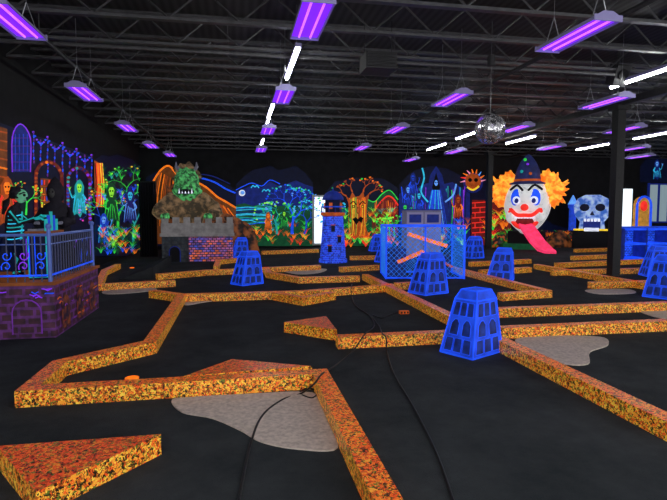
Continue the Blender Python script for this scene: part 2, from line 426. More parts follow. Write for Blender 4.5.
def patch(px,label):
    P=smoothpts([G(u,v,.008) for u,v in px],5,True)
    a=sum((P[i].x*P[(i+1)%len(P)].y-P[(i+1)%len(P)].x*P[i].y) for i in range(len(P)))
    if a<0: P.reverse()
    q=MB(); q.prism(P,.001,.012,M_sand); q.fin('sand_carpet_patch',None,label,'carpet patch','pale carpet inlays')
patch([(172,400),(182,412),(212,418),(240,430),(262,442),(300,449),(338,447),(325,415),(313,393),(250,394),(195,397)],'large curvy pale beige carpet inlay by the border')
patch([(515,340),(545,336),(600,337),(608,345),(590,352),(588,364),(560,363),(535,352)],'curvy pale beige carpet inlay beside the long border')
patch([(640,310),(668,308),(668,318),(652,316)],'small pale beige carpet inlay')
patch([(184,301),(200,299),(219,297),(218,293),(230,298),(205,302),(186,305)],'small pale beige carpet inlay in the corner')
patch([(104,291),(125,289),(150,288),(156,290),(130,293),(106,294)],'thin pale beige carpet inlay')
patch([(282,270),(300,268.5),(326,269),(318,273),(296,274)],'thin pale beige carpet inlay near the tower')
patch([(586,290),(625,289),(635,293),(600,294)],'pale beige carpet inlay')
def cup(u,v,r=.09):
    g=G(u,v); q=MB(); n=20
    q.lathe((g.x,g.y,.0),[(r,.0),(r,.015),(r*.72,.018),(r*.7,.004)],N['orange'],n); q.fin('hole_ring',None,'orange fluorescent ring around the putting hole','golf hole','putting hole rings')
for uv in((132,379),(132,268),(228,296),(563,330)): cup(*uv,r=.065)
def cable(px,r,label):
    pts=[]
    for a in px:
        z=a[2] if len(a)>2 else .012
        pts.append(G(a[0],a[1],z))
    q=MB(); q.tube(smoothpts(pts,8),r,M_wire,6); q.fin('extension_cable',None,label,'cable',smooth=True)
cable([(352,284,.155),(351,289,.15),(352,297),(356,306),(370,316),(374,326),(366,333,.155),(362,338,.155),(352,352),(335,366),(322,374,.155),(314,384,.14),(300,394),(282,400),(262,416),(250,446),(238,505)],.009,'long black extension cable lying over the borders')
cable([(372,317),(379,326),(382,333,.155),(386,338,.155),(387,352),(394,374),(414,408),(436,452),(455,506)],.009,'black cable trailing across the carpet')
cable([(373,315),(382,318),(392,314),(399,312)],.008,'short black cable feeding the plug adapter')
cable([(302,395),(312,398),(318,392),(308,388),(300,392)],.008,'looped end of black cable')
g=G(404,314); t=thing('power_adapter',g,'small orange power splitter on the carpet','power splitter')
q=MB(); q.box((g.x,g.y,.03),(.15,.07,.05),N['rust']); q.fin('body',t)
q=MB()
for dx in(-.05,0,.05): q.box((g.x+dx,g.y-.038,.03),(.025,.01,.03),N['black'])
q.fin('socket',t)
# ---------------- BLUE BLOCKS ----------------
def block():
    t=thing('tapered_block_obstacle',(0,0,0),'deep blue leaning tapered block with bright painted edges','golf obstacle','blue tapered blocks')
    A0,B0_,A1,B1,Hh=.25,.2,.15,.12,.64; LX=.07
    def P(sx,sy,z):
        f=z/Hh; return ((A0+(A1-A0)*f)*sx+LX*f,(B0_+(B1-B0_)*f)*sy,z)
    q=MB(); vs=[]
    for z in(0,Hh*.86,Hh):
        k=1 if z<Hh*.9 else .8
        vs+=[P(-k,-k,z),P(k,-k,z),P(k,k,z),P(-k,k,z)]
    fs=[(3,2,1,0),(8,9,10,11)]
    for k in range(2):
        for i in range(4): j=(i+1)%4; fs.append((k*4+i,k*4+j,(k+1)*4+j,(k+1)*4+i))
    q.add(vs,fs,M_blk); q.fin('block_body',t,origin=(0,0,0))
    q=MB(); h2=Hh*.86
    for sx in(-1,1):
        for sy in(-1,1): q.tube([P(sx,sy,0.01),P(sx,sy,h2),P(sx*.8,sy*.8,Hh)],.008,N['blue'],5)
    for z,k in((h2,1),(Hh,.8),(.01,1)):
        q.tube([P(-k,-k,z),P(k,-k,z),P(k,k,z),P(-k,k,z),P(-k,-k,z)],.007,N['blue'],5)
    q.fin('painted_edge',t,'bright blue painted edges',origin=(0,0,0))
    for ax in(0,1):
        for s in(-1,1):
            q=MB(); f=(lambda a,z:P(a,s*1.012,z)) if ax==0 else (lambda a,z:P(s*1.012,a,z))
            for (z0,z1,n) in((.04,.17,3),(.20,.36,2),(.39,.52,3)):
                wd=1.72/n
                for c in range(n):
                    a0=-.86+c*wd+.05; a1=a0+wd-.1; b=.05 if n==3 else .09
                    if n==2:
                        am=(a0+a1)/2; pts=[f(a0+b,z0),f(a0+b,z1-.05),f(am-.1,z1-.008),f(am+.1,z1-.008),f(a1-b,z1-.05),f(a1-b,z0)]
                    else: pts=[f(a0,z0),f(a0,z1),f(a1,z1),f(a1,z0)]
                    q.add(pts,[tuple(range(len(pts)))],M_blkp); q.tube(pts+[pts[0]],.0035,N['blue'],4)
            q.fin('painted_stone',t,'dark blue painted stone outlines',origin=(0,0,0))
    return t
b0=block()
BL=[(471,352,.5,1.13),(500,280,-.6,1.2),(428,293,.4,1.25),(247,284,.6,1.15),(240,257,.2,1.1),(664,297,.4,1.25),(655,276,-.3,1.2),(376,251,0,1.1),(473,258,.3,1.2),(384,262,.5,1.0)]
for i,(u,v,r,s) in enumerate(BL):
    g=G(u,v)
    if i==0: b0.location=g; b0.rotation_euler=(0,0,r); b0.scale=(s,)*3; b0['label']='large deep blue leaning tapered block beside the long border'
    else: dup(b0,g,r,s,'deep blue leaning tapered block with bright painted edges')
# ---------------- TOWER ----------------
g=G(333,262); t=thing('tower_obstacle',g,'blue-violet brick miniature lighthouse with dark cap and orange accents','golf obstacle')
TM=Matrix.Translation(g)
q=MB(TM); q.lathe((0,0,0),[(.47,0),(.47,.1),(.43,.12),(.33,1.55)],tower_blue,16); q.fin('tower_body',t)
q=MB(TM); q.lathe((0,0,1.5),[(.34,0),(.40,.04),(.40,.1),(.36,.12)],N['rust'],16); q.fin('balcony',t,'orange balcony band')
for i in range(12):
    a=2*math.pi*i/12; q=MB(TM); q.cyl((.38*math.cos(a),.38*math.sin(a),1.61),(.38*math.cos(a),.38*math.sin(a),1.78),.012,.012,N['deep'],5); q.fin('baluster',t)
q=MB(TM); q.lathe((0,0,1.78),[(.38,0),(.40,.02),(.38,.04)],N['midblue'],12); q.fin('balcony_rail',t)
q=MB(TM); q.lathe((0,0,1.62),[(.26,0),(.26,.40)],N['night'],8)
for i in range(4):
    a=math.pi/4+math.pi/2*i+.3; q.box((.25*math.cos(a),.25*math.sin(a),1.83),(.1,.1,.2),N['rust'])
q.fin('lantern_room',t,'dark lantern room with orange panes')
q=MB(TM); q.lathe((0,0,2.02),[(.36,0),(.34,.08),(.26,.2),(.13,.28),(.03,.31),(.02,.4)],N['deep'],16); q.fin('roof',t,'dark domed cap',smooth=True)
for a,z in((-1.75,1.1),(-2.0,.45),(-1.2,.75)):
    rr=.43-(z/1.5)*.1
    q=MB(TM@Matrix.Rotation(a,4,'Z')); q.box((rr,0,z),(.05,.12,.2),N['night']); q.box((rr+.02,0,z+.12),(.04,.15,.03),N['rust']); q.fin('window',t)
# ---------------- CAGE ----------------
a=G(386,279); b2=G(464,279); ang=math.atan2(b2.y-a.y,b2.x-a.x); L=(b2-a).length; D=1.3; Hc=1.28
t=thing('wire_cage_obstacle',(a+b2)/2,'blue glowing wire mesh cage with orange ramp boards inside','golf obstacle')
Mx=Matrix.Translation(a)@Matrix.Rotation(ang,4,'Z')
q=MB(Mx)
for x in(0,L):
    for y in(0,D): q.box((x,y,Hc/2),(.04,.04,Hc),N['blue'])
for z in(.03,Hc):
    for y in(0,D): q.box((L/2,y,z),(L,.04,.04),N['blue'])
    for x in(0,L): q.box((x,D/2,z),(.04,D,.04),N['blue'])
q.box((L/2,0,Hc/2),(.035,.035,Hc),N['blue'])
q.fin('frame',t)
M_mesh=neon('meshwire',(.02,.2,.85),.6)
def panel(p0,p1):
    q=MB(Mx); p0=Vector(p0);p1=Vector(p1); LL=(p1-p0).length; st_=.13
    for i in range(-int(Hc/st_),int(LL/st_)+1):
        x0=i*st_; z0=.06; x1=x0+Hc-.1; z1=Hc-.04
        xa,za,xb,zb=x0,z0,x1,z1
        if xa<0: za+= -xa; xa=0
        if xb>LL: zb-= xb-LL; xb=LL
        if xb-xa>.03:
            d=(p1-p0).normalized()
            q.cyl(p0+d*xa+Vector((0,0,za)),p0+d*xb+Vector((0,0,zb)),.005,.005,M_mesh,4,False)
            q.cyl(p0+d*xa+Vector((0,0,Hc-za)),p0+d*xb+Vector((0,0,Hc-zb)),.005,.005,M_mesh,4,False)
    q.fin('mesh_panel',t)
panel((0,0,0),(L,0,0)); panel((0,D,0),(L,D,0)); panel((0,0,0),(0,D,0)); panel((L,0,0),(L,D,0))
q=MB(Mx); q.box((L*.58,.6,.92),(1.0,.3,.09),N['orange'],Matrix.Rotation(.3,3,'Y')); q.fin('ramp',t,'orange sloping ramp board')
q=MB(Mx); q.box((L*.35,.5,.5),(.7,.3,.06),N['orange'],Matrix.Rotation(-.4,3,'Y')); q.fin('ramp',t,'orange lower ramp board')
q=MB(Mx); q.box((L*.75,.45,.4),(.6,.25,.06),N['rust'],Matrix.Rotation(.5,3,'Y')); q.fin('ramp',t,'rust lower ramp board')
for (x,y_,w_,h_) in((.32,.8,.5,.7),(L*.78,.9,.5,.5)):
    q=MB(Mx); q.box((x,y_,h_/2),(w_,.4,h_),M_blkp); q.fin('inner_block',t,'blue painted block inside')
g=G(421,256); g.z=0; t=thing('display_cabinet',g,'grey violet two-door cabinet standing behind the cage','cabinet')
M_cab=plain('violet_grey_laminate',(.16,.15,.26),.5,.25,noise=.2)
q=MB(Matrix.Translation(g)); q.box((0,0,.85),(1.35,.5,1.7),M_cab); q.box((0,0,1.72),(1.45,.56,.05),N['deep']); q.fin('cabinet_body',t)
for s in(-1,1):
    dd=MB(Matrix.Translation(g)); dd.box((s*.34,-.265,.85),(.62,.03,1.55),plain('violet_door',(.24,.22,.4),.4,.25)); od=dd.fin('cabinet_door',t)
    hh=MB(Matrix.Translation(g)); hh.box((s*.08,-.29,.95),(.03,.03,.2),M_steel); hh.fin('handle',od)
    hh=MB(Matrix.Translation(g)); hh.box((s*.34,-.284,1.4),(.46,.01,.3),N['deep']); hh.fin('door_panel',od)
# ---------------- CLOWN ----------------
g=G(526,249); Mx=Matrix.Translation(g)@Matrix.Rotation(math.radians(-38),4,'Z')
t=thing('clown_head_obstacle',g,'giant white clown head with orange hair and long red tongue ramp','clown sculpture')
M_face=neon('facewhite',(.82,.84,.84),.42)
def ff(p):
    k=1.0
    if p.z<-.1: k=1-.22*((-p.z-.1))**1.3
    if p.y<0:
        # sculpted sockets, brow and jaw
        y=p.y*(1+.10*math.exp(-((p.z-.42)**2)*40)-.10*math.exp(-((abs(p.x)-.36)**2)*30-((p.z-.2)**2)*25))
        return Vector((p.x*k,y,p.z))
    return Vector((p.x*k,p.y,p.z))
q=MB(Mx); q.ell((0,0,1.95),(.98,.74,1.26),M_face,36,26,ff); q.fin('head',t,smooth=True)
q=MB(Mx)
for s in(-1,1): q.ell((s*.52,-.5,1.42),(.3,.26,.3),M_face,14,10)
q.ell((0,-.5,.92),(.3,.26,.24),M_face,14,10)
q.fin('cheek',t,'rounded white cheeks and chin',smooth=True)
M_hair=rockmat('clown_hair',(.95,.16,.01),(1,.5,.05),.85,4)
def hairfn(p): return p*(1+.2*math.sin(p.x*9+p.z*7)+.18*math.sin(p.y*11-p.z*9))
hr=random.Random(4)
for s in(-1,1):
    q=MB(Mx)
    for k,(x,z,r) in enumerate(((.95,2.55,.36),(1.02,2.2,.32),(.98,2.9,.36),(.78,3.12,.3),(1.2,2.65,.32))):
        q.ell((s*x,0,z),(r,r*.8,r),M_hair,16,12,hairfn)
    for k in range(18):
        a=hr.uniform(-.9,1.5); c0=(s*1.0,-.1,2.6); l=hr.uniform(.5,.78)
        q.tube(smoothpts([c0,(s*(1.0+l*.55*math.cos(a)),hr.uniform(-.3,.1),2.6+l*.6*math.sin(a)),(s*(1.0+l*math.cos(a)),hr.uniform(-.3,.1),2.6+l*1.1*math.sin(a)+hr.uniform(-.1,.15))],3),.08,M_hair,5,[.14,.13,.12,.1,.08,.05,.015])
    q.fin('hair_tuft',t,'full yellow-orange hair tuft',smooth=True)
hat=part('hat',g+Vector((0,0,2.9)),t,'large tall dark blue pointed hat with orange band')
q=MB(Mx); q.lathe((0,0,2.85),[(.76,0),(.8,.05),(.6,.12),(.54,.4),(.46,.7),(.32,1.0),(.14,1.24),(.01,1.34)],plain('hat_cloth',(.015,.02,.09),.6,.5,noise=.5,nscale=4),20); q.fin('hat_crown',hat,smooth=True)
q=MB(Mx); q.lathe((0,0,2.98),[(.6,0),(.58,.1)],N['rust'],20); q.fin('hat_band',hat)
for k,(x,z) in enumerate(((-.2,3.4),(.16,3.3),(.02,3.7),(-.1,3.92))):
    q=MB(Mx); q.ell((x,-.54+(z-3.2)*.36,z),(.07,.05,.07),N[['teal','rust','purple','green'][k]],10,8); q.fin('hat_spot',hat)
for s in(-1,1):
    e=part('eye',g,t)
    q=MB(Mx); q.ell((s*.36,-.58,2.24),(.25,.13,.4),N['blue'],16,12); q.fin('eye_paint',e,'heavy blue painted eye patch',smooth=True)
    q=MB(Mx); q.ell((s*.36,-.66,2.15),(.17,.1,.19),N['white'],14,10); q.fin('eyeball',e,smooth=True)
    q=MB(Mx); q.ell((s*.35,-.75,2.13),(.09,.05,.11),N['deep'],12,8); q.fin('pupil',e,smooth=True)
    q=MB(Mx); q.tube(smoothpts([(s*.1,-.68,2.55),(s*.36,-.6,2.8),(s*.66,-.45,2.6)],5),.05,N['black'],6); q.fin('eyebrow',e)
q=MB(Mx); q.ell((0,-.86,1.84),(.17,.17,.15),N['red'],16,12); q.fin('nose',t,'round red nose',smooth=True)
q=MB(Mx)
q.tube(smoothpts([(0,-.72,1.5),(.33,-.74,1.52),(.62,-.58,1.75),(.54,-.62,1.3),(.3,-.68,1.03),(0,-.7,.95),(-.3,-.68,1.03),(-.54,-.62,1.3),(-.62,-.58,1.75),(-.33,-.74,1.52),(0,-.72,1.5)],5),.085,N['red'],8)
q.fin('lips',t,'thick red lips',smooth=True)
q=MB(Mx); q.ell((0,-.58,1.27),(.48,.14,.26),N['dred'],16,10); q.fin('mouth',t,smooth=True)
q=MB(Mx)
for i in range(7): q.box((-.36+i*.12,-.72,1.42),(.1,.05,.11),N['white'])
q.fin('teeth',t,'row of white teeth')
q=MB(Mx); pts=[(.02,-.68,1.1),(.14,-.95,1.0),(.35,-1.3,.76),(.65,-1.75,.42),(1.0,-2.15,.12),(1.2,-2.35,.05)]
vs=[];ws=[.26,.3,.3,.3,.3,.22]
for (x,y,z),w in zip(pts,ws): vs+=[(x-w,y,z+.06),(x,y,z),(x+w,y,z+.06),(x+w,y,z-.05),(x-w,y,z-.05)]
fs=[]
for k in range(5):
    for i in range(5):
        j=(i+1)%5; fs.append((k*5+i,k*5+j,(k+1)*5+j,(k+1)*5+i))
fs+=[(4,3,2,1,0),(25,26,27,28,29)]
q.add(vs,fs,neon('tongue',(.9,.04,.14),.8)); q.fin('tongue',t,'long pink-red tongue ramp')
q=MB(Mx); q.box((0,.1,.4),(1.5,.9,.8),N['black']); q.prism([(-.9,-.5),(.9,-.5),(.8,.5),(-.8,.5)],0,.25,N['dgreen']); q.fin('plinth',t)
M_grass=speckle('speckled_grass',[(0,(.01,.05,.01)),(.3,(.03,.2,.02)),(.5,(.4,.07,.01)),(.65,(.015,.015,.015))],9,.5)
for (u,v,rx,h,c) in((503,247,.7,.75,0),(559,247,.75,.8,1)):
    g=G(u,v); q=MB(); g.y=min(g.y,22.9)
    q.lathe((g.x,g.y,0),[(rx,0),(rx*.85,h*.35),(rx*.5,h*.75),(.05,h)],[M_grass,M_rock][c],14,1,.5,lambda a,z:1+.12*math.sin(3*a+z)); q.fin('grassy_mound',None,['green and orange glowing painted mound','dark rocky slope beside the clown head'][c],'mound','painted mounds',smooth=True)
# ---------------- SKULL CASTLE PIECE ----------------
g=G(591,248); Mx=Matrix.Translation(g)@Matrix.Rotation(math.radians(-38),4,'Z')
t=thing('skull_castle_obstacle',g,'small pale blue and white skull-like castle on a black base','golf obstacle')
q=MB(Mx); q.box((0,.2,.4),(1.6,.9,.8),N['black']); q.fin('base',t)
M_pb=rockmat('pale_blue_plaster',(.03,.12,.5),(.4,.55,.85),.55,4)
q=MB(Mx)
pts=[(.55,.8),(.5,1.2),(.72,1.5),(.78,1.9),(.62,2.25),(.3,2.42),(-.3,2.42),(-.62,2.25),(-.78,1.9),(-.72,1.5),(-.5,1.2),(-.55,.8)]
n=len(pts); q.add([(x,-.1,z) for x,z in pts]+[(x,.4,z) for x,z in pts],[tuple(reversed(range(n))),tuple(range(n,2*n))]+[(i,(i+1)%n,(i+1)%n+n,i+n) for i in range(n)],M_pb)
q.fin('skull_wall',t)
for s in(-1,1):
    q=MB(Mx); q.lathe((s*.82,.1,.8),[(.16,0),(.15,1.0),(.2,1.05),(.2,1.2)],N['midblue'],10); q.lathe((s*.82,.1,2.0),[(.22,0),(.02,.42)],N['skyb'],10); q.fin('turret',t,'blue corner turret')
    q=MB(Mx); q.ell((s*.32,-.12,1.85),(.2,.06,.17),N['night'],14,10); q.fin('eye_socket',t)
q=MB(Mx); q.add([(0,-.13,1.7),(-.1,-.13,1.5),(.1,-.13,1.5)],[(0,1,2)],N['night']); q.fin('nose_hole',t)
q=MB(Mx); q.box((0,-.12,1.1),(.7,.04,.42),N['deep'])
q.fin('mouth',t)
q=MB(Mx)
for i in range(5): q.box((-.28+i*.14,-.15,1.28),(.1,.03,.13),N['white'])
q.fin('teeth',t)
q=MB(Mx); q.box((0,-.4,.86),(.6,.6,.06),N['white'],Matrix.Rotation(.15,3,'X')); q.fin('slide_chute',t,'white exit chute')
q=MB(Mx); q.box((0,-.12,.84),(1.5,.06,.08),N['yellow']); q.fin('front_trim',t)
# counter
g=G(650,259); t=thing('counter_shelf',g,'blue glowing counter shelving unit beside the window','counter')
q=MB(Matrix.Translation(g))
for z in(.05,.55,1.05): q.box((0,0,z),(2.6,.6,.07),N['blue'])
for x in(-1.3,-.43,.43,1.3): q.box((x,0,.55),(.07,.6,1.05),N['deep'])
q.box((0,.3,.55),(2.6,.04,1.05),stone_blue); q.fin('shelf_frame',t)
q=MB(Matrix.Translation(g)); q.box((0,0,1.11),(2.75,.7,.05),N['midblue']); q.fin('countertop',t)
m_win,nt,b=newmat('daylit_glass'); b.inputs['Emission Color'].default_value=(.82,.92,1,1); b.inputs['Emission Strength'].default_value=1.5; b.inputs['Base Color'].default_value=(.1,.1,.1,1)
m_win2,nt,b=newmat('dim_daylit_glass'); b.inputs['Emission Color'].default_value=(.55,.75,.85,1); b.inputs['Emission Strength'].default_value=.35; b.inputs['Base Color'].default_value=(.1,.1,.1,1)
def window(name,u0,v0,u1,v1,mat,fr,div=1):
    a=BW(u0,v0,23.97); b_=BW(u1,v1,23.97); q=MB()
    q.box(((a.x+b_.x)/2,23.94,(a.z+b_.z)/2),(b_.x-a.x,.03,a.z-b_.z),mat)
    for x in [a.x+(b_.x-a.x)*i/div for i in range(div+1)]: q.box((x,23.9,(a.z+b_.z)/2),(.08,.1,a.z-b_.z+.1),fr)
    for z in(a.z,b_.z): q.box(((a.x+b_.x)/2,23.9,z),(b_.x-a.x,.1,.08),fr)
    q.fin(name,kind='structure')
window('door_1',313,196,326,244,m_win,plain('door_frame_grey',(.3,.32,.32),.5,.2),1)
window('window_1',619,188,631,232,m_win,N['black'],1)
window('window_2',648,184,676,222,m_win2,N['deep'],3)
g=G(640,250); Mx=Matrix.Translation(g)
t=thing('arched_prop',g,'glowing orange and blue arched prop beside the bright opening','prop')
pts=[(math.cos(math.pi*i/12)*.34,1.9+math.sin(math.pi*i/12)*.4) for i in range(13)]; pts=[(.34,0)]+pts+[(-.34,0)]
q=MB(Mx); q.add([(x,-.1,z) for x,z in pts]+[(x,.1,z) for x,z in pts],[tuple(reversed(range(15))),tuple(range(15,30))]+[(i,i+1,i+16,i+15) for i in range(14)],neon('wood',(.6,.28,.04),.5)); q.fin('panel',t)
q=MB(Mx); q.tube([(x,-.13,max(z,.03)) for x,z in pts],.05,N['blue'],6); q.fin('arch_trim',t,'blue arch trim')
q=MB(Mx); q.ell((0,-.12,1.9),(.18,.05,.22),N['red'],12,8); q.fin('painted_spot',t)
# ---------------- MURALS ----------------
class Mural:
    def __init__(s,f,nrm): s.q=MB(); s.f=f; s.n=Vector(nrm); s.k=0
    def poly(s,pts,m):
        s.k+=1; o=s.n*(.004+.00012*s.k)
        vs=[s.f(u,v)+o for u,v in pts]; s.q.add(vs,[tuple(range(len(vs)))],N[m])
    def ell(s,cx,cy,rx,ry,m,n=16,j=0):
        s.poly([(cx+rx*(1+R.uniform(-j,j))*math.cos(2*math.pi*i/n),cy+ry*(1+R.uniform(-j,j))*math.sin(2*math.pi*i/n)) for i in range(n)],m)
    def st(s,pts,w,m,w2=None):
        pts=[Vector((p[0],p[1],0)) for p in pts]; L=[];Rr=[];n=len(pts)
        s.k+=1; o=s.n*(.004+.00012*s.k)
        for i,p in enumerate(pts):
            d=(pts[min(i+1,n-1)]-pts[max(i-1,0)]); d=d.normalized() if d.length>0 else Vector((1,0,0))
            ww=(w+((w2 if w2 is not None else w)-w)*i/max(1,n-1))/2
            nn=Vector((-d.y,d.x,0)); L.append(p+nn*ww); Rr.append(p-nn*ww)
        vs=[s.f(p.x,p.y)+o for p in L+Rr]
        s.q.add(vs,[(i,i+1,n+i+1,n+i) for i in range(n-1)],N[m])
    def curve(s,pts,w,m,w2=None): s.st([(p.x,p.y) for p in smoothpts([(p[0],p[1],0) for p in pts],4)],w,m,w2)
    def tree(s,x,y,l,a,d,w,m,leaf=None):
        x2=x+l*math.cos(a); y2=y-l*math.sin(a); mx=(x+x2)/2+R.uniform(-1,1); my=(y+y2)/2
        s.curve([(x,y),(mx,my),(x2,y2)],w,m,w*.6)
        if d>0:
            for k in(-1,1): s.tree(x2,y2,l*R.uniform(.6,.8),a+k*R.uniform(.3,.8),d-1,w*.6,m,leaf)
        elif leaf: s.ell(x2,y2,1.1,.8,leaf if isinstance(leaf,str) else R.choice(leaf),7,.3)
    def grass(s,x0,x1,y0,y1,n,h,ms,w=.8):
        P=sorted([(R.uniform(y0,y1),R.uniform(x0,x1)) for _ in range(n)])
        for y,x in P:
            c=R.choice(ms)
            for k in(-2,-1,0,1,2):
                hh=h*R.uniform(.6,1); s.st([(x,y),(x+k*hh*.16,y-hh*.6),(x+k*hh*.38,y-hh*.9)],w,c,.15)
    def ridge(s,x0,x1,yb,ys,m,j=1.5):
        n=len(ys); pts=[(x0+(x1-x0)*i/(n-1),y+R.uniform(-j,j)*.4) for i,y in enumerate(ys)]
        s.poly([(x0,yb)]+pts+[(x1,yb)],m); return pts
    def hatch(s,x0,x1,yt,yb,n,ms,w=.8):
        for i in range(n):
            x=x0+(x1-x0)*i/n+R.uniform(-1,1); s.curve([(x,yt+R.uniform(0,4)),(x+R.uniform(-2,2),(yt+yb)/2),(x+R.uniform(-2,2),yb)],w,R.choice(ms),w*.3)
    def chain(s,x,y,n,c1='blue',c2='dimpurple'):
        for k in range(n): s.ell(x+.3*math.sin(k),y+k*3.6,.8,1.8,c1 if k%2 else c2,8)
    def ghoul(s,x,y,sc,c,body,arm,lean=1):
        L=lean
        s.poly([(x-3.4*sc,y+5*sc),(x+3.4*sc,y+5*sc),(x+5*sc,y+13*sc),(x+6.5*sc,y+24*sc),(x+3*sc,y+22*sc),(x+1*sc,y+27*sc),(x-2*sc,y+23*sc),(x-6*sc,y+26*sc),(x-4.6*sc,y+14*sc)],body)
        s.curve([(x-3.4*sc,y+5*sc),(x-4.8*sc,y+14*sc),(x-6*sc,y+25*sc)],1.0*sc,arm,.3)
        s.curve([(x+3.4*sc,y+5*sc),(x+5*sc,y+14*sc),(x+6.3*sc,y+23*sc)],.9*sc,arm,.3)
        for k in range(4): s.curve([(x+(k-1.5)*1.1*sc,y+9*sc+R.uniform(0,3)*sc),(x+(k-1.5)*1.8*sc,y+16*sc),(x+(k-1.5)*2.4*sc,y+22*sc)],.7*sc,arm,.2)
        s.curve([(x+L*3*sc,y+6*sc),(x+L*6.5*sc,y+8*sc),(x+L*9*sc,y+2*sc)],2.2*sc,body,1.2*sc); s.curve([(x+L*3*sc,y+6.5*sc),(x+L*6.5*sc,y+9*sc),(x+L*9*sc,y+2*sc)],.7*sc,arm,.5*sc)
        for q_ in(-1,0,1): s.st([(x+L*9*sc,y+2*sc),(x+L*9*sc+q_*1.4*sc,y-1.2*sc)],.6*sc,c,.2)
        s.curve([(x-L*3*sc,y+6*sc),(x-L*6*sc,y+11*sc),(x-L*2*sc,y+14*sc)],1.8*sc,arm,1*sc)
        # ragged hood around a small gaunt face
        s.poly([(x-4.2*sc,y+5*sc),(x-4.4*sc,y-2*sc),(x-2*sc,y-6.5*sc),(x+.5*sc,y-8*sc),(x+2.6*sc,y-5.5*sc),(x+4.4*sc,y-1*sc),(x+4*sc,y+5.5*sc)],body)
        s.poly([(x-2.4*sc,y-1.6*sc),(x-1.3*sc,y-3.8*sc),(x+1.3*sc,y-3.8*sc),(x+2.4*sc,y-1.6*sc),(x+1.8*sc,y+1.4*sc),(x+1*sc,y+4*sc),(x-1*sc,y+4*sc),(x-1.8*sc,y+1.4*sc)],c)
        for q_ in(-1,1): s.ell(x+q_*1.0*sc,y-.8*sc,.7*sc,.8*sc,'black',8)
        s.st([(x-.9*sc,y+2.6*sc),(x+.9*sc,y+2.6*sc)],.7*sc,'black')
    def fin(s,name,label): s.q.fin(name,None,label,'mural')
B=lambda u,v:BW(u,v,23.98)
NB=(0,-1,0)
ALLG=['green','lime','dgreen','dgreen','orange','rust','teal']
# 1 volcano hillside
mu=Mural(B,NB)
mu.ridge(146,236,246,[178,172,172,172,174,176,178,180,184,190],'night')
p=mu.ridge(150,236,244,[188,172,166,176,180,183,188,196,202,208],'brown')
mu.curve(p,1.8,'orange')
for i in range(46): mu.curve([(160+i*1.5,172+i*.8),(156+i*1.75,195+i*.5),(154+i*1.9,226)],1.0,R.choice(['orange','rust','rust','brown','black','dred','orange']),.4)
mu.curve([(188,178),(200,178),(214,182),(226,189),(235.5,193)],1.6,'blue'); mu.curve([(196,174),(212,176),(230,184)],1,'deep')
mu.grass(200,234,222,244,50,9,['orange','rust','dred','green','brown'])
mu.fin('volcano_mural','glowing orange rocky hillside mural painted on black wall')
# 2 lake
mu=Mural(B,NB)
mu.ridge(236,313,246,[184,176,170,168,166,170,168,166,172,182],'night')
mu.ridge(236,313,206,[192,188,185,188,182,186,184,180,184,187],'deep')
mu.curve([(236,190),(244,186),(252,183),(262,186),(270,180),(280,184)],.9,'blue')
mu.ridge(236,313,246,[205,203,206,203,207,206,205,208,204,206],'dgreen')
mu.ell(242,193,3.2,3.2,'white'); mu.ell(242.6,192.6,2.1,1.9,'skyb')
for x,y in((255,187),(266,191)): mu.curve([(x-4,y+1),(x-2,y-1.5),(x,y),(x+2,y-1.5),(x+4,y+1)],1,'cyan')
for i in range(16):
    y=207+i*1.1; mu.curve([(236,y),(248,y+R.uniform(-1.5,1.5)),(260,y+R.uniform(-1.5,1.5)),(272,y)],.8,R.choice(['teal','blue','cyan','deep','midblue','deep']))
mu.grass(238,311,226,246,70,7,['orange','red','rust','green','dgreen','dgreen'],.6)
mu.grass(262,311,208,232,40,6,['green','dgreen','teal','deep'],.5)
mu.tree(292,234,15,1.5,6,3.2,'blue',('blue','cyan','teal','green','skyb'))
mu.tree(277,234,12,1.7,5,2.4,'teal',('green','lime','skyb'))
mu.tree(304,234,11,1.4,5,2.2,'midblue',('cyan','green','skyb'))
mu.ghoul(268,216,.55,'orange','rust','orange'); mu.ghoul(284,214,.55,'lime','dgreen','green',-1)
mu.fin('moonlit_lake_mural','neon moonlit lake and gnarled blue tree mural')
# 3 spooky tree
mu=Mural(B,NB)
mu.ridge(327,398,246,[190,182,180,178,178,180,178,178,182,188],'night')
p=mu.ridge(327,398,246,[222,214,208,212,204,200,202,194,190,200],'dgreen'); mu.curve(p,1,'green')
p=mu.ridge(372,398,236,[215,206,200,196,198,206],'dred'); mu.curve(p,1.4,'red'); mu.hatch(375,396,200,232,14,['red','orange','rust','dred'])
mu.grass(328,397,212,246,120,7,ALLG,.6)
mu.poly([(347,238),(351,222),(349,212),(348,203),(345,195),(349,199),(352,192),(355,197),(359,196),(363,191),(364,198),(369,193),(367,203),(366,212),(364,222),(369,238)],'rust')
for (x,y,a,l) in((346,196,2.5,6),(352,192,1.9,6),(363,192,1.2,6),(369,194,.6,6)): mu.tree(x,y,l,a,3,1.6,'rust',('orange','green','rust'))
mu.hatch(349,366,197,236,22,['orange','orange','rust','green','yellow'],.6)
mu.curve([(350,204),(353,201.5),(356,205)],1.1,'black'); mu.curve([(359,205),(362,201.5),(365,204)],1.1,'black')
for x in(353,362): mu.ell(x,206.5,1.6,1.4,'black'); mu.ell(x,206.5,.8,.7,'yellow')
mu.curve([(357,207),(356.5,212),(358,213.5)],1.2,'brown')
mu.poly([(352,219),(355,217),(357.5,219),(360,216.5),(363,218),(361,223),(358.5,221),(356,225),(354,222)],'black')
for a,b_ in(((348,236),(338,242)),((351,238),(347,245)),((367,236),(379,242)),((363,238),(367,245))): mu.curve([a,((a[0]+b_[0])/2+1,(a[1]+b_[1])/2),b_],2,'rust',.6)
mu.grass(330,392,238,247,40,7,['orange','lime','green','red'],.6)
for x in(384,389,394): mu.tree(x,236,8,1.6,3,1.4,'green',('lime','green'))
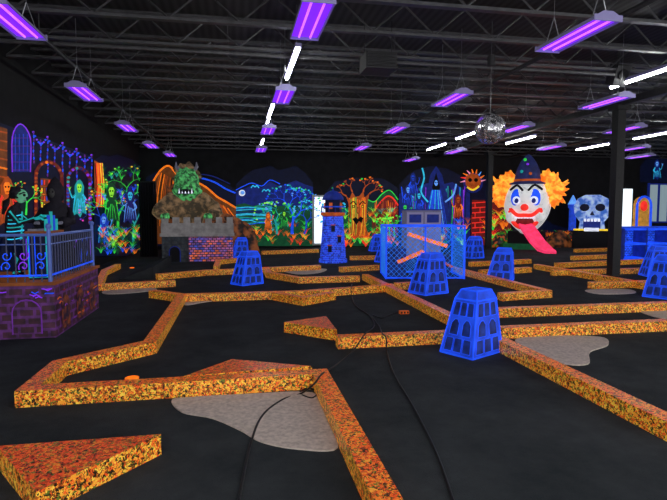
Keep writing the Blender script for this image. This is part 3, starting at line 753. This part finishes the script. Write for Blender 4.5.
mu.tree(333,222,8,1.5,4,1.4,'teal',('green','cyan'))
mu.fin('spooky_tree_mural','small neon orange gnarled tree trunk face mural')
# 4 ghosts
mu=Mural(B,NB)
mu.ridge(399,470,246,[184,176,170,168,166,168,168,172,176,182],'night')
mu.ridge(399,470,246,[194,188,188,184,182,184,182,188,194],'deep')
mu.hatch(402,468,186,238,44,['blue','deep','purple','night','teal','green'],.9)
for x,y,c,l in((408,190,'skyb',1),(419,196,'cyan',-1),(405,208,'green',1),(413,178,'midblue',1)): mu.ghoul(x,y,.7,c,'deep','blue',l)
mu.poly([(427,240),(425,200),(430,175),(436,166),(442,175),(448,200),(450,240)],'deep')
mu.poly([(432,187),(436,172),(440,187),(438,194),(434,194)],'black'); mu.ell(436,183,1.8,2.8,'skyb'); mu.ell(435.2,182.5,.6,.8,'black',6); mu.ell(436.9,182.5,.6,.8,'black',6)
for i in range(13): mu.curve([(436+(i-6)*.7,190),(436+(i-6)*1.5,215),(437+(i-6)*1.9,239)],.7,R.choice(['skyb','cyan','blue','blue','midblue']))
mu.curve([(428,202),(421,192),(424,178),(422,168)],1.6,'cyan'); mu.curve([(445,202),(453,195),(456,184)],1.6,'skyb')
mu.ghoul(458,200,.75,'rust','dred','orange',-1)
mu.grass(401,468,222,247,80,7,ALLG+['blue'],.6)
mu.fin('ghost_mural','neon blue robed ghost and skulls mural')
# 5 skull
mu=Mural(B,NB)
mu.ridge(471,511,247,[178,174,178,184,192],'night')
mu.ridge(471,511,246,[215,204,200,206,212],'dred')
mu.ell(473,183,10,10,'deep'); mu.ell(473,181,8,8,'rust',14,.12); mu.ell(470,180,2,2,'black'); mu.ell(476,180,2,2,'black')
mu.curve([(467,187),(473,190),(479,186)],1.8,'yellow')
for a in range(9):
    an=math.pi*(a/8); mu.curve([(473+8*math.cos(an),181-8*math.sin(an)),(473+13*math.cos(an+.1),181-12*math.sin(an+.1))],1.8,R.choice(['orange','magenta','red','pink','skyb']),.4)
mu.poly([(472,200),(485,200),(486,238),(472,238)],'dred')
for i in range(7): mu.st([(472,203+i*5),(486,202+i*5)],1,'red'); mu.st([(475+ (i%2)*5,203+i*5),(475+(i%2)*5,208+i*5)],.8,'red')
mu.grass(486,509,215,246,36,9,['green','lime','orange','red'])
mu.fin('skull_mural','neon orange spiked skull and red brick mural')
# 6
mu=Mural(B,NB)
mu.ridge(513,618,244,[200,205,215,224,228,230,232,231,233],'night')
mu.grass(514,616,234,245,90,7,['rust','green','dgreen','dred','orange'],.7)
mu.fin('grass_mural','neon green and orange grass mural along the black wall')
mu=Mural(B,NB)
mu.ridge(640,670,182,[166,158,156,158,160],'night')
mu.ghoul(657,164,.6,'skyb','deep','cyan')
mu.fin('skeleton_mural','neon blue skeleton mural above the window')
# 7 left wall castle interior
Lf=lambda u,v:LW(u,v,-4.08)
NL=(1,0,0)
mu=Mural(Lf,NL)
mu.poly([(-2,122),(92,156),(92,250),(-2,300)],'night')
def arch(cx,yt,w,hh,tilt,c):
    pts=[(cx-w,yt+hh)]+[(cx-w*math.cos(math.pi*i/8),yt+w*1.2-w*1.2*math.sin(math.pi*i/8)+tilt*(-w*math.cos(math.pi*i/8))) for i in range(9)]+[(cx+w,yt+hh)]
    mu.curve(pts,3.4,'dred')
    for i in range(len(pts)-1):
        d=math.dist(pts[i],pts[i+1]); k=max(1,int(d/3.6))
        for f in [(j+.5)/k for j in range(k)]:
            x=pts[i][0]+(pts[i+1][0]-pts[i][0])*f; y=pts[i][1]+(pts[i+1][1]-pts[i][1])*f; mu.ell(x,y,1.7,1.5,R.choice(c),6,.15)
mu.poly([(-2,126),(7,129),(7,205),(-2,206)],'brown')
for i in range(9): mu.st([(-2,131+i*9),(7,133+i*9)],1.6,R.choice(['lime','orange','green','rust','rust']))
mu.poly([(12,138),(15,128),(20,124),(26,129),(30,139),(30,172),(12,172)],'deep')
for x in(15,19,23,27): mu.st([(x,171),(x,134)],.8,'midblue')
for y in(138,146,154,162,170): mu.st([(12,y),(30,y)],.7,'dimpurple')
mu.curve([(12,172),(12,137),(20,124),(30,138),(30,172)],1.3,'purple')
for (a,b_) in(((33,132),(47,137)),((47,137),(62,143)),((62,143),(76,149)),((76,149),(91,155))):
    n=9
    for k in range(n):
        f=k/(n-1); x=a[0]+(b_[0]-a[0])*f; y=a[1]+(b_[1]-a[1])*f+9*math.sin(math.pi*f); mu.ell(x,y,1.2,1.0,'blue' if k%2 else 'purple',8)
for x,y,n in((33,133,9),(40,141,6),(47,139,11),(54,147,6),(62,145,10),(69,152,5),(76,151,9),(84,156,5),(91,157,8)): mu.chain(x,y,n)
arch(48,162,13,60,.1,['rust','brown','orange','dred']); arch(78,168,11,56,.1,['midblue','purple','teal','deep'])
mu.poly([(39,178),(57,180),(57,214),(39,216)],'brown')
for rr in range(4):
    mu.st([(39,186+rr*8),(57,187+rr*7.6)],1,'rust')
    for i in range(7): mu.st([(40.5+i*2.5,180+rr*8),(40.5+i*2.5,185+rr*8)],1.3,R.choice(['red','green','blue','midblue','yellow','rust','dred']))
mu.ghoul(78,188,1.1,'lime','teal','cyan',-1)
mu.ghoul(5,188,1.5,'orange','rust','red'); mu.tree(24,215,12,1.5,4,2.4,'green',('lime','green','orange'))
mu.hatch(0,92,236,262,26,['blue','purple','teal','deep'],1)
mu.fin('haunted_castle_mural','neon mural of hanging blue chains, stone arches, bookcase and ghouls')
# 8 forest
mu=Mural(Lf,NL)
mu.ridge(94,140,256,[160,155,156,154,157,160,166],'night')
mu.poly([(94,160),(99,163),(105,182),(103,205),(95,208)],'rust')
for i in range(8): mu.curve([(95+i*1.2,207),(96+i*1.1,185),(95+i*1.0,163)],1,R.choice(['orange','red','yellow','black']))
mu.grass(100,138,170,206,40,7,['green','dgreen','blue','teal','dgreen','deep'],.6)
mu.tree(118,238,22,1.6,6,3.6,'green',('lime','green','dgreen','rust','yellow'))
mu.tree(132,242,18,1.5,5,2.8,'teal',('lime','blue','orange'))
mu.tree(106,242,18,1.6,5,2.8,'midblue',('skyb','purple','magenta'))
for (x,y,s_,c,bd,ar,l) in((109,192,1.25,'lime','dgreen','green',1),(128,196,1.05,'cyan','deep','skyb',-1),(101,220,.9,'skyb','midblue','cyan',1)): mu.ghoul(x,y,s_,c,bd,ar,l)
mu.grass(96,138,230,255,80,8,['green','lime','dgreen','blue','orange','teal','dgreen'],.6)
mu.fin('enchanted_forest_mural','dense neon green and blue haunted forest mural')
# ---------------- LEFT PLATFORM ----------------
PX0,PX1,PY0,PY1,PH=-4.04,-2.3,7.15,9.3,.68
t=thing('display_platform',((PX0+PX1)/2,(PY0+PY1)/2,0),'dark purple brick display platform with glowing violet and orange paint','platform')
q=MB(); q.box(((PX0+PX1)/2,(PY0+PY1)/2,PH/2),(PX1-PX0,PY1-PY0,PH),platf); q.fin('platform_body',t)
q=MB(); q.box(((PX0+PX1)/2,(PY0+PY1)/2,PH+.02),(PX1-PX0+.05,PY1-PY0+.05,.04),N['brown']); q.fin('platform_top',t)
M_arch=rockmat('dim_arch_glow',(.012,.003,.015),(.16,.035,.01),.4,9)
def archpts(fn):
    pts=[fn(.17*math.cos(math.pi*i/8),.33+.17*math.sin(math.pi*i/8)) for i in range(9)]; return [fn(.17,.06)]+pts+[fn(-.17,.06)]
for k in range(3):
    q=MB(); cx=PX1-.33-k*.55; pts=archpts(lambda a,z:(cx+a,PY0-.012,z))
    q.add(pts,[tuple(range(len(pts)))],platf); q.tube(pts,.009,N['dimpurple'],5); q.fin('painted_arch',t)
for k in range(3):
    q=MB(); cy=PY0+.4+k*.66; pts=archpts(lambda a,z:(PX1+.012,cy+a,z))
    q.add(pts,[tuple(range(len(pts)))],M_arch); q.fin('painted_arch',t)
pr=random.Random(12)
for k in range(26):
    x=pr.uniform(PX1-1.5,PX1-.1); z=pr.uniform(.52,.64); l=pr.uniform(.06,.14)
    q=MB(); q.tube([(x,PY0-.012,z),(x+l*.5,PY0-.012,z+pr.uniform(-.03,.03)),(min(x+l,PX1),PY0-.012,z)],.007,N[pr.choice(['dimpurple','midblue','purple','rust','blue'])],4); q.fin('painted_stroke',t)
for k in range(22):
    y=pr.uniform(PY0+.05,PY1-.2); z=pr.uniform(.1,.64); l=pr.uniform(.05,.15)
    q=MB(); q.tube([(PX1+.012,y,z),(PX1+.012,y+l*.5,z+pr.uniform(-.03,.03)),(PX1+.012,y+l,z)],.007,N[pr.choice(['rust','dimpurple','rust','dred'])],4); q.fin('painted_stroke',t)
# railing
t=thing('railing',((PX0+PX1)/2,(PY0+PY1)/2,PH+.04),'dark steel picket fence edged in blue neon around the platform','railing')
z0=PH+.04; z1=z0+.6
M_rail=plain('grey_blue_rail',(.06,.10,.32),.4,.45,metal=.2)
M_pick=plain('dark_picket',(.07,.08,.14),.4,.2,metal=.3)
q=MB(); q.tube([(PX0+.05,PY0+.06,z1),(PX1-.06,PY0+.06,z1),(PX1-.06,PY1-.06,z1)],.02,M_rail,6)
q.tube([(PX0+.05,PY0+.06,z0+.08),(PX1-.06,PY0+.06,z0+.08),(PX1-.06,PY1-.06,z0+.08)],.014,N['blue'],6)
q.tube([(PX0+.05,PY0+.06,z1-.12),(PX1-.06,PY0+.06,z1-.12),(PX1-.06,PY1-.06,z1-.12)],.009,M_rail,6); q.fin('top_rail',t)
pk=MB(); pk.cyl((PX1-.06,PY0+.06,z0),(PX1-.06,PY0+.06,z1+.02),.009,.009,M_pick,5); pk0=pk.fin('picket',t)
base=pk0.location.copy()
offs=[(-i*.1,0) for i in range(1,17)]+[(0,i*.11) for i in range(1,19)]
for dx,dy in offs:
    c=pk0.copy(); COL.objects.link(c); c.location=base+Vector((dx,dy,0))
for k in range(8):
    for s in(-1,1):
        q=MB(); cx=PX1-.16-k*.2
        pts=[(cx+s*(.01+.005*i)*math.cos(i*.62),PY0+.04,z0+.27+s*(.01+.006*i)*math.sin(i*.62)+s*.07) for i in range(12)]
        q.tube(pts,.008,N[['blue','purple'][k%2]],5); q.fin('scroll_ornament',t,'glowing blue-violet scroll ornament')
for x,y in((PX1-.06,PY0+.06),(PX1-.06,PY1-.06),(PX1-.95,PY0+.06)):
    q=MB(); q.cyl((x,y,z0),(x,y,z1+.08),.026,.026,M_rail,8); q.ell((x,y,z1+.11),(.04,.04,.04),M_rail,8,6); q.fin('rail_post',t)
# cloaked figure
zb=PH+.04; fx,fy=-2.68,8.55
t=thing('cloaked_statue',(fx,fy,zb),'hooded black cloaked reaper statue standing behind the railing','statue')
Mx=Matrix.Translation((fx,fy,zb))@Matrix.Diagonal((.82,.82,.86,1))
M_cloak=plain('black_cloth',(.014,.012,.02),.8,noise=.3)
fold=lambda a,z:1+.09*math.sin(8*a)*max(0,(1.2-z))
q=MB(Mx); q.lathe((0,0,0),[(.34,0),(.3,.2),(.25,.55),(.22,.85),(.25,1.05),(.2,1.16),(.1,1.22),(.13,1.26),(.155,1.36),(.14,1.48),(.07,1.6),(.01,1.66)],M_cloak,24,1,.8,fold); q.fin('cloak',t,smooth=True)
q=MB(Mx); q.ell((-.03,-.1,1.37),(.06,.045,.085),plain('dull_bone',(.05,.05,.05),.7),12,10); q.fin('skull_face',t,smooth=True)
q=MB(Mx)
for s in(-1,1): q.ell((-.03+s*.026,-.14,1.39),(.013,.01,.016),N['black'],8,6)
q.fin('eye_socket',t)
for s in(-1,1):
    q=MB(Mx); q.tube([(s*.2,0,1.08),(s*.3,-.12,.88),(s*.2,-.32,.86)],.07,M_cloak,8,[.08,.075,.1]); q.fin('sleeve',t,smooth=True)
    hb=skin('h',[(s*.2,-.32,.86),(s*.19,-.38,.86)]+[(s*.19+(k-1.5)*.022,-.43,.87) for k in range(4)]+[(s*.19+(k-1.5)*.024,-.46,.83) for k in range(4)]+[(s*.15,-.4,.83)],[(0,1)]+[(1,2+k) for k in range(4)]+[(2+k,6+k) for k in range(4)]+[(1,10)],[.03,.032]+[.01]*8+[.01],N['grey'],sub=1)
    hb.v=[Mx@v for v in hb.v]; hb.fin('hand',t,'grey bony hand',smooth=True)
# skeleton statue
fx,fy=-3.08,7.95
S=.82
Mx=Matrix.Translation((fx,fy,zb))@Matrix.Diagonal((S,S,S,1))
t=thing('skeleton_statue',(fx,fy,zb),'dark coated statue with glowing blue-green skeleton ribs reaching forward','statue')
V=[(0,0,.55),(-.01,0,.75),(.02,0,.95),(.06,0,1.12),(.1,0,1.2),(.14,0,1.26),
 (.05,-.16,1.08),(.2,-.2,.9),(.42,-.16,.98),(.05,.16,1.08),(.22,.2,.92),(.44,.12,1.02),
 (0,-.1,.5),(.12,-.12,.28),(.05,-.12,.04),(0,.1,.5),(.12,.12,.28),(.05,.12,.04),(.14,-.12,.02),(.14,.12,.02)]
E=[(0,1),(1,2),(2,3),(3,4),(4,5),(3,6),(6,7),(7,8),(3,9),(9,10),(10,11),(0,12),(12,13),(13,14),(0,15),(15,16),(16,17),(14,18),(17,19)]
Rd=[.11,.09,.12,.1,.045,.05,.06,.042,.03,.06,.042,.03,.07,.05,.035,.07,.05,.035,.03,.03]
hb=skin('b',V,E,Rd,M_cloak); hb.v=[Mx@v for v in hb.v]; hb.fin('body',t,'black clothed body',smooth=True)
q=MB(Mx)
for k in range(7):
    z=.66+k*.065; rr=.13+.014*math.sin(k*.9)
    for s in(-1,1):
        q.tube([(z*.05+rr*math.cos(a),rr*1.1*math.sin(a),z-.03*abs(math.sin(a))) for a in [s*(.15+i*.3) for i in range(7)]],.010,N['teal'] if k%2 else N['cyan'],5)
q.tube([(.14,0,.62),(.17,0,.85),(.18,0,1.1)],.013,N['teal'],5)
for a_,b_ in((6,7),(7,8),(9,10),(10,11),(12,13),(13,14),(15,16),(16,17)):
    A=Vector(V[a_]);Bv=Vector(V[b_]); o=Vector((.02,-.05,.02)); q.tube([A+o,A*.85+Bv*.15+o,A*.15+Bv*.85+o*.8,Bv+o*.8],.013,N['teal'],6,[.02,.011,.011,.02])
q.fin('bone',t,'glowing blue-green painted bones')
q=MB(Mx)
def skf(p): return Vector((p.x*(1.1 if p.z>0 else .85),p.y*(1 if p.z>-.1 else .75),p.z))
q.ell((.17,0,1.36),(.1,.085,.12),neon('bonegreen',(.10,.34,.2),.5),16,12,skf); q.fin('skull',t,'pale green skull',smooth=True)
q=MB(Mx)
for s in(-1,1): q.ell((.245,s*.035-.02,1.375),(.025,.024,.025),N['black'],8,6)
q.ell((.265,-.01,1.33),(.012,.01,.018),N['black'],6,5); q.fin('eye_socket',t)
q=MB(Mx); q.box((.24,-.01,1.285),(.03,.07,.018),N['grey']); q.fin('teeth',t)
q=MB(Mx); q.ell((.12,0,1.42),(.12,.11,.1),M_cloak,14,10,hairfn); q.tube([(.05,0,1.42),(-.05,-.03,1.25),(-.1,-.05,1.05)],.05,M_cloak,8,[.07,.06,.02]); q.fin('hair',t,'long dark hair',smooth=True)
q=MB(Mx); q.lathe((-.02,0,.1),[(.26,0),(.22,.2),(.17,.45),(.13,.55)],N['night'],16,1,1,lambda a,z:1+.08*math.sin(9*a))
q.fin('coat_skirt',t,'dark blue flared coat')
for s,e in((-1,V[8]),(1,V[11])):
    ex,ey,ez=e
    hb=skin('h',[(ex,ey,ez),(ex+.06,ey,ez)]+[(ex+.11,ey+(k-1.5)*.024,ez+.01) for k in range(4)]+[(ex+.15,ey+(k-1.5)*.028,ez-.03) for k in range(4)]+[(ex+.08,ey-s*.05,ez-.01)],[(0,1)]+[(1,2+k) for k in range(4)]+[(2+k,6+k) for k in range(4)]+[(1,10)],[.026,.03]+[.01]*9,N['teal'],sub=1)
    hb.v=[Mx@v for v in hb.v]; hb.fin('hand',t,'teal bony hand',smooth=True)
# console
ox,oy=-2.58,7.75
t=thing('organ_console',(ox,oy,zb),'small dark blue pipe organ console with glowing outlines','organ')
Mx=Matrix.Translation((ox,oy,zb))
q=MB(Mx); q.box((0,0,.3),(.22,.6,.6),N['night']); q.box((.0,0,.62),(.28,.66,.04),N['brown']); q.fin('console_body',t)
q=MB(Mx)
for k in range(4): q.tube([(-.1+k*.07,-.31,.03),(-.1+k*.07,-.31,.58)],.007,N['blue'],4)
q.tube([(-.11,-.31,.03),(.11,-.31,.03),(.11,-.31,.58),(-.11,-.31,.58),(-.11,-.31,.03)],.009,N['teal'],4); q.fin('painted_outline',t)
q=MB(Mx); q.box((-.06,0,.655),(.12,.56,.03),N['grey'])
for k in range(12): q.box((-.04,-.25+k*.046,.675),(.07,.014,.02),N['black'])
q.fin('keyboard',t)
for k in range(5):
    q=MB(Mx); hgt=.16+.05*(2-abs(k-2)); q.cyl((.08,-.2+k*.1,.64),(.08,-.2+k*.1,.64+hgt),.022,.022,N[['teal','midblue'][k%2]],8); q.fin('pipe',t)
g=(-3.55,7.45,zb); t=thing('serpent_statue',g,'curling green and orange striped serpent statue on the platform','statue')
Mx=Matrix.Translation(g); pts=[(.18*math.cos(k*.7)*(1-k*.02),.1*math.sin(k*.7),.04+k*.035) for k in range(20)]
q=MB(Mx); sp=smoothpts(pts,4)
for i in range(0,len(sp)-4,4): q.tube(sp[i:i+5],.035,N[['teal','rust','deep'][(i//4)%3]],8)
q.fin('body',t); q=MB(Mx); e=sp[-1]; q.ell((e.x+.04,e.y,e.z+.04),(.08,.05,.045),N['green'],10,8); q.fin('head',t)
# ---------------- BRIDGE + MONSTER ----------------
g=G(202,262); g.z=0; T=Matrix.Translation(g)
t=thing('stone_bridge',g,'stone bridge with pale battlement and glowing orange-blue stone panel','castle set piece')
q=MB(T); q.prism([(-1.25,0),(1.0,0),(1.0,.35),(-1.25,.35)],0,.85,castle_br); q.fin('bridge_wall',t)
q=MB(T); q.box((.3,-.04,.42),(1.4,.1,.8),castle_or); q.fin('stone_panel',t,'glowing orange and blue stone panel')
q=MB(T); q.box((-.12,.12,.89),(2.35,.42,.1),N['pale']); q.box((-.12,.12,1.1),(2.3,.2,.34),N['pale'])
for k in range(7): q.box((-1.15+k*.343,.12,1.36),(.2,.2,.2),N['pale'])
q.fin('parapet',t,'pale stone battlement')
q=MB(T); pts=[(-.85+.17*math.cos(math.pi*i/8),-.012,.35+.17*math.sin(math.pi*i/8)) for i in range(9)]; pts=[(-.68,-.012,.02)]+pts+[(-1.02,-.012,.02)]
q.add(pts,[tuple(range(11))],N['black']); q.tube(pts,.015,N['deep'],6); q.fin('arched_opening',t)
q=MB(T); vs=[];nx,ny=22,9; rr=random.Random(9)
for j in range(ny):
    for i in range(nx):
        x=-1.5+i*.165; y=1.95+j*.16; f=i/(nx-1); e=math.sin(math.pi*j/(ny-1))
        hgt=(2.75-2.0*f**1.2)*(.55+.45*e) if 0<j<ny-1 else 0
        if i==0 or i==nx-1: hgt*=.1
        vs.append((x+rr.uniform(-.06,.06),y,max(0,hgt+rr.uniform(-.18,.18)*(hgt>0))))
q.add(vs,[(j*nx+i,j*nx+i+1,(j+1)*nx+i+1,(j+1)*nx+i) for j in range(ny-1) for i in range(nx-1)],M_rock); q.fin('rock_slope',None,'tall dark rocky slope with orange mottling behind the bridge','rock')
a=G(118,280);b2=G(165,270); q=MB(); q.add([(a.x,a.y,0),(b2.x,a.y,0),(b2.x,b2.y+1.5,0),(a.x,b2.y+1.5,0),(b2.x,a.y,.3),(b2.x,b2.y+1.5,.3)],[(0,1,4),(3,5,2),(0,4,5,3),(1,2,5,4),(0,3,2,1)],carpet)
q.fin('carpet_ramp',None,'low black carpeted ramp leading to the bridge','ramp')
mx_,my_=g.x-.5,g.y+1.1
t=thing('green_monster_statue',(mx_,my_,0),'hulking craggy green-faced beast statue leaning over the bridge battlement','statue')
Mx=Matrix.Translation((mx_,my_,1.0)); M_mon=rockmat('monster_green_skin',(.012,.05,.02),(.08,.42,.12),.6,8,.4,.6); M_fur=rockmat('monster_fur',(.03,.022,.012),(.20,.12,.06),.6,5)
V=[(0,.1,.1),(0,.08,.5),(0,0,.85),(0,-.1,1.15),(-.6,-.1,1.0),(-.98,-.4,.6),(-.62,-.9,.52),(.6,-.1,1.0),(1.02,-.4,.6),(.72,-.9,.52),(-.25,.1,-.3),(-.27,.1,-.9),(.25,.1,-.3),(.27,.1,-.9)]
E=[(0,1),(1,2),(2,3),(2,4),(4,5),(5,6),(2,7),(7,8),(8,9),(0,10),(10,11),(0,12),(12,13)]
hb=skin('b',V,E,[.46,.5,.5,.24,.38,.28,.15,.38,.28,.15,.2,.14,.2,.14],M_fur)
hb.v=[Mx@(v*(1+.035*math.sin(v.x*17+v.z*13)*math.sin(v.z*21+v.y*9))) for v in hb.v]; hb.fin('body',t,'bulky shaggy brown body with wide shoulders',smooth=False)
for s,e in((-1,V[6]),(1,V[9])):
    ex,ey,ez=e
    hb=skin('h',[(ex,ey,ez),(ex,ey-.12,ez+.02)]+[(ex+(k-1.5)*.07,ey-.24,ez+.02) for k in range(4)]+[(ex+(k-1.5)*.075,ey-.32,ez-.1) for k in range(4)]+[(ex-s*.13,ey-.14,ez)],[(0,1)]+[(1,2+k) for k in range(4)]+[(2+k,6+k) for k in range(4)]+[(1,10)],[.1,.1]+[.035]*9,M_mon,sub=1)
    hb.v=[Mx@v for v in hb.v]; hb.fin('hand',t,'green clawed hand',smooth=True)
def hf(p):
    k=1+.28*math.exp(-((p.z+.45)**2)*8)-.12*math.exp(-((p.z-.05)**2)*20); f=1+(.32*math.exp(-((p.z-.3)**2)*40)+.25*math.exp(-((p.z+.4)**2)*14) if p.y<-.3 else 0)
    c=1+.05*math.sin(p.x*13+p.z*9)+.05*math.sin(p.z*17-p.y*7)
    return Vector((p.x*k*c,p.y*f*c,p.z*c))
q=MB(Mx); q.ell((0,-.3,1.55),(.42,.42,.58),M_mon,22,18,hf); q.fin('head',t,'large craggy green head with heavy brow and jaw')
q=MB(Mx); q.ell((0,-.72,1.56),(.09,.08,.1),M_mon,8,6)
for s in(-1,1): q.ell((s*.06,-.76,1.5),(.05,.05,.035),M_mon,8,6)
q.fin('nose',t,'flat wide snout')
for s in(-1,1):
    q=MB(Mx); q.tube([(s*.2,-.25,2.0),(s*.34,-.3,2.16),(s*.33,-.38,2.3)],.05,N['grey'],7,[.08,.055,.012]); q.fin('horn',t,'grey horn')
    q=MB(Mx); q.ell((s*.16,-.68,1.66),(.05,.04,.035),N['red'],10,8); q.fin('eye',t,'glowing red eye',smooth=True)
    q=MB(Mx); q.tube([(s*.03,-.74,1.7),(s*.18,-.76,1.77),(s*.34,-.62,1.76)],.05,M_mon,6,[.04,.06,.04]); q.fin('brow_ridge',t)
q=MB(Mx); q.ell((0,-.74,1.3),(.27,.16,.09),N['black'],14,10); q.fin('mouth',t,smooth=True)
q=MB(Mx)
for x,l in((-.2,.16),(.2,.16),(-.1,.08),(0,.07),(.1,.08)): q.cyl((x,-.9+abs(x)*.3,1.24),(x,-.91+abs(x)*.3,1.24+l),.03,.005,N['white'],6)
q.fin('fang',t,'white lower fangs')
q=MB(Mx); q.ell((0,.0,1.9),(.42,.4,.34),M_fur,18,12,hairfn); q.fin('mane',t,'shaggy brown mane')
a=G(139,258);b2=G(155,258); q=MB(); n=40; vs=[]
for i in range(n+1):
    f=i/n; x=a.x+(b2.x-a.x)*f; yy=a.y+.06*math.sin(f*40)+.3
    vs+=[(x,yy,.02),(x,yy,2.7)]
q.add(vs,[(2*i,2*i+2,2*i+3,2*i+1) for i in range(n)],M_cloak); q.tube([(a.x-.05,a.y+.3,2.72),(b2.x+.05,b2.y+.3,2.72)],.03,M_dark,6)
for x in(a.x,b2.x): q.cyl((x,a.y+.42,0),(x,a.y+.42,2.72),.025,.025,M_dark,6)
q.fin('black_drape',None,'black pleated drape hanging on a pipe frame','curtain')
# ---------------- WORLD / CAMERA -----------
w=bpy.data.worlds.new('world'); sc.world=w; w.use_nodes=True
w.node_tree.nodes['Background'].inputs[0].default_value=(.98,.97,.97,1); w.node_tree.nodes['Background'].inputs[1].default_value=2.8
cd=bpy.data.cameras.new('camera'); cam=bpy.data.objects.new('camera',cd); COL.objects.link(cam)
cd.sensor_fit='HORIZONTAL'; cd.sensor_width=36; cd.lens=F/667*36
cam.location=EYE; cam.rotation_euler=FW.to_track_quat('-Z','Y').to_euler(); cd.clip_end=200
sc.camera=cam
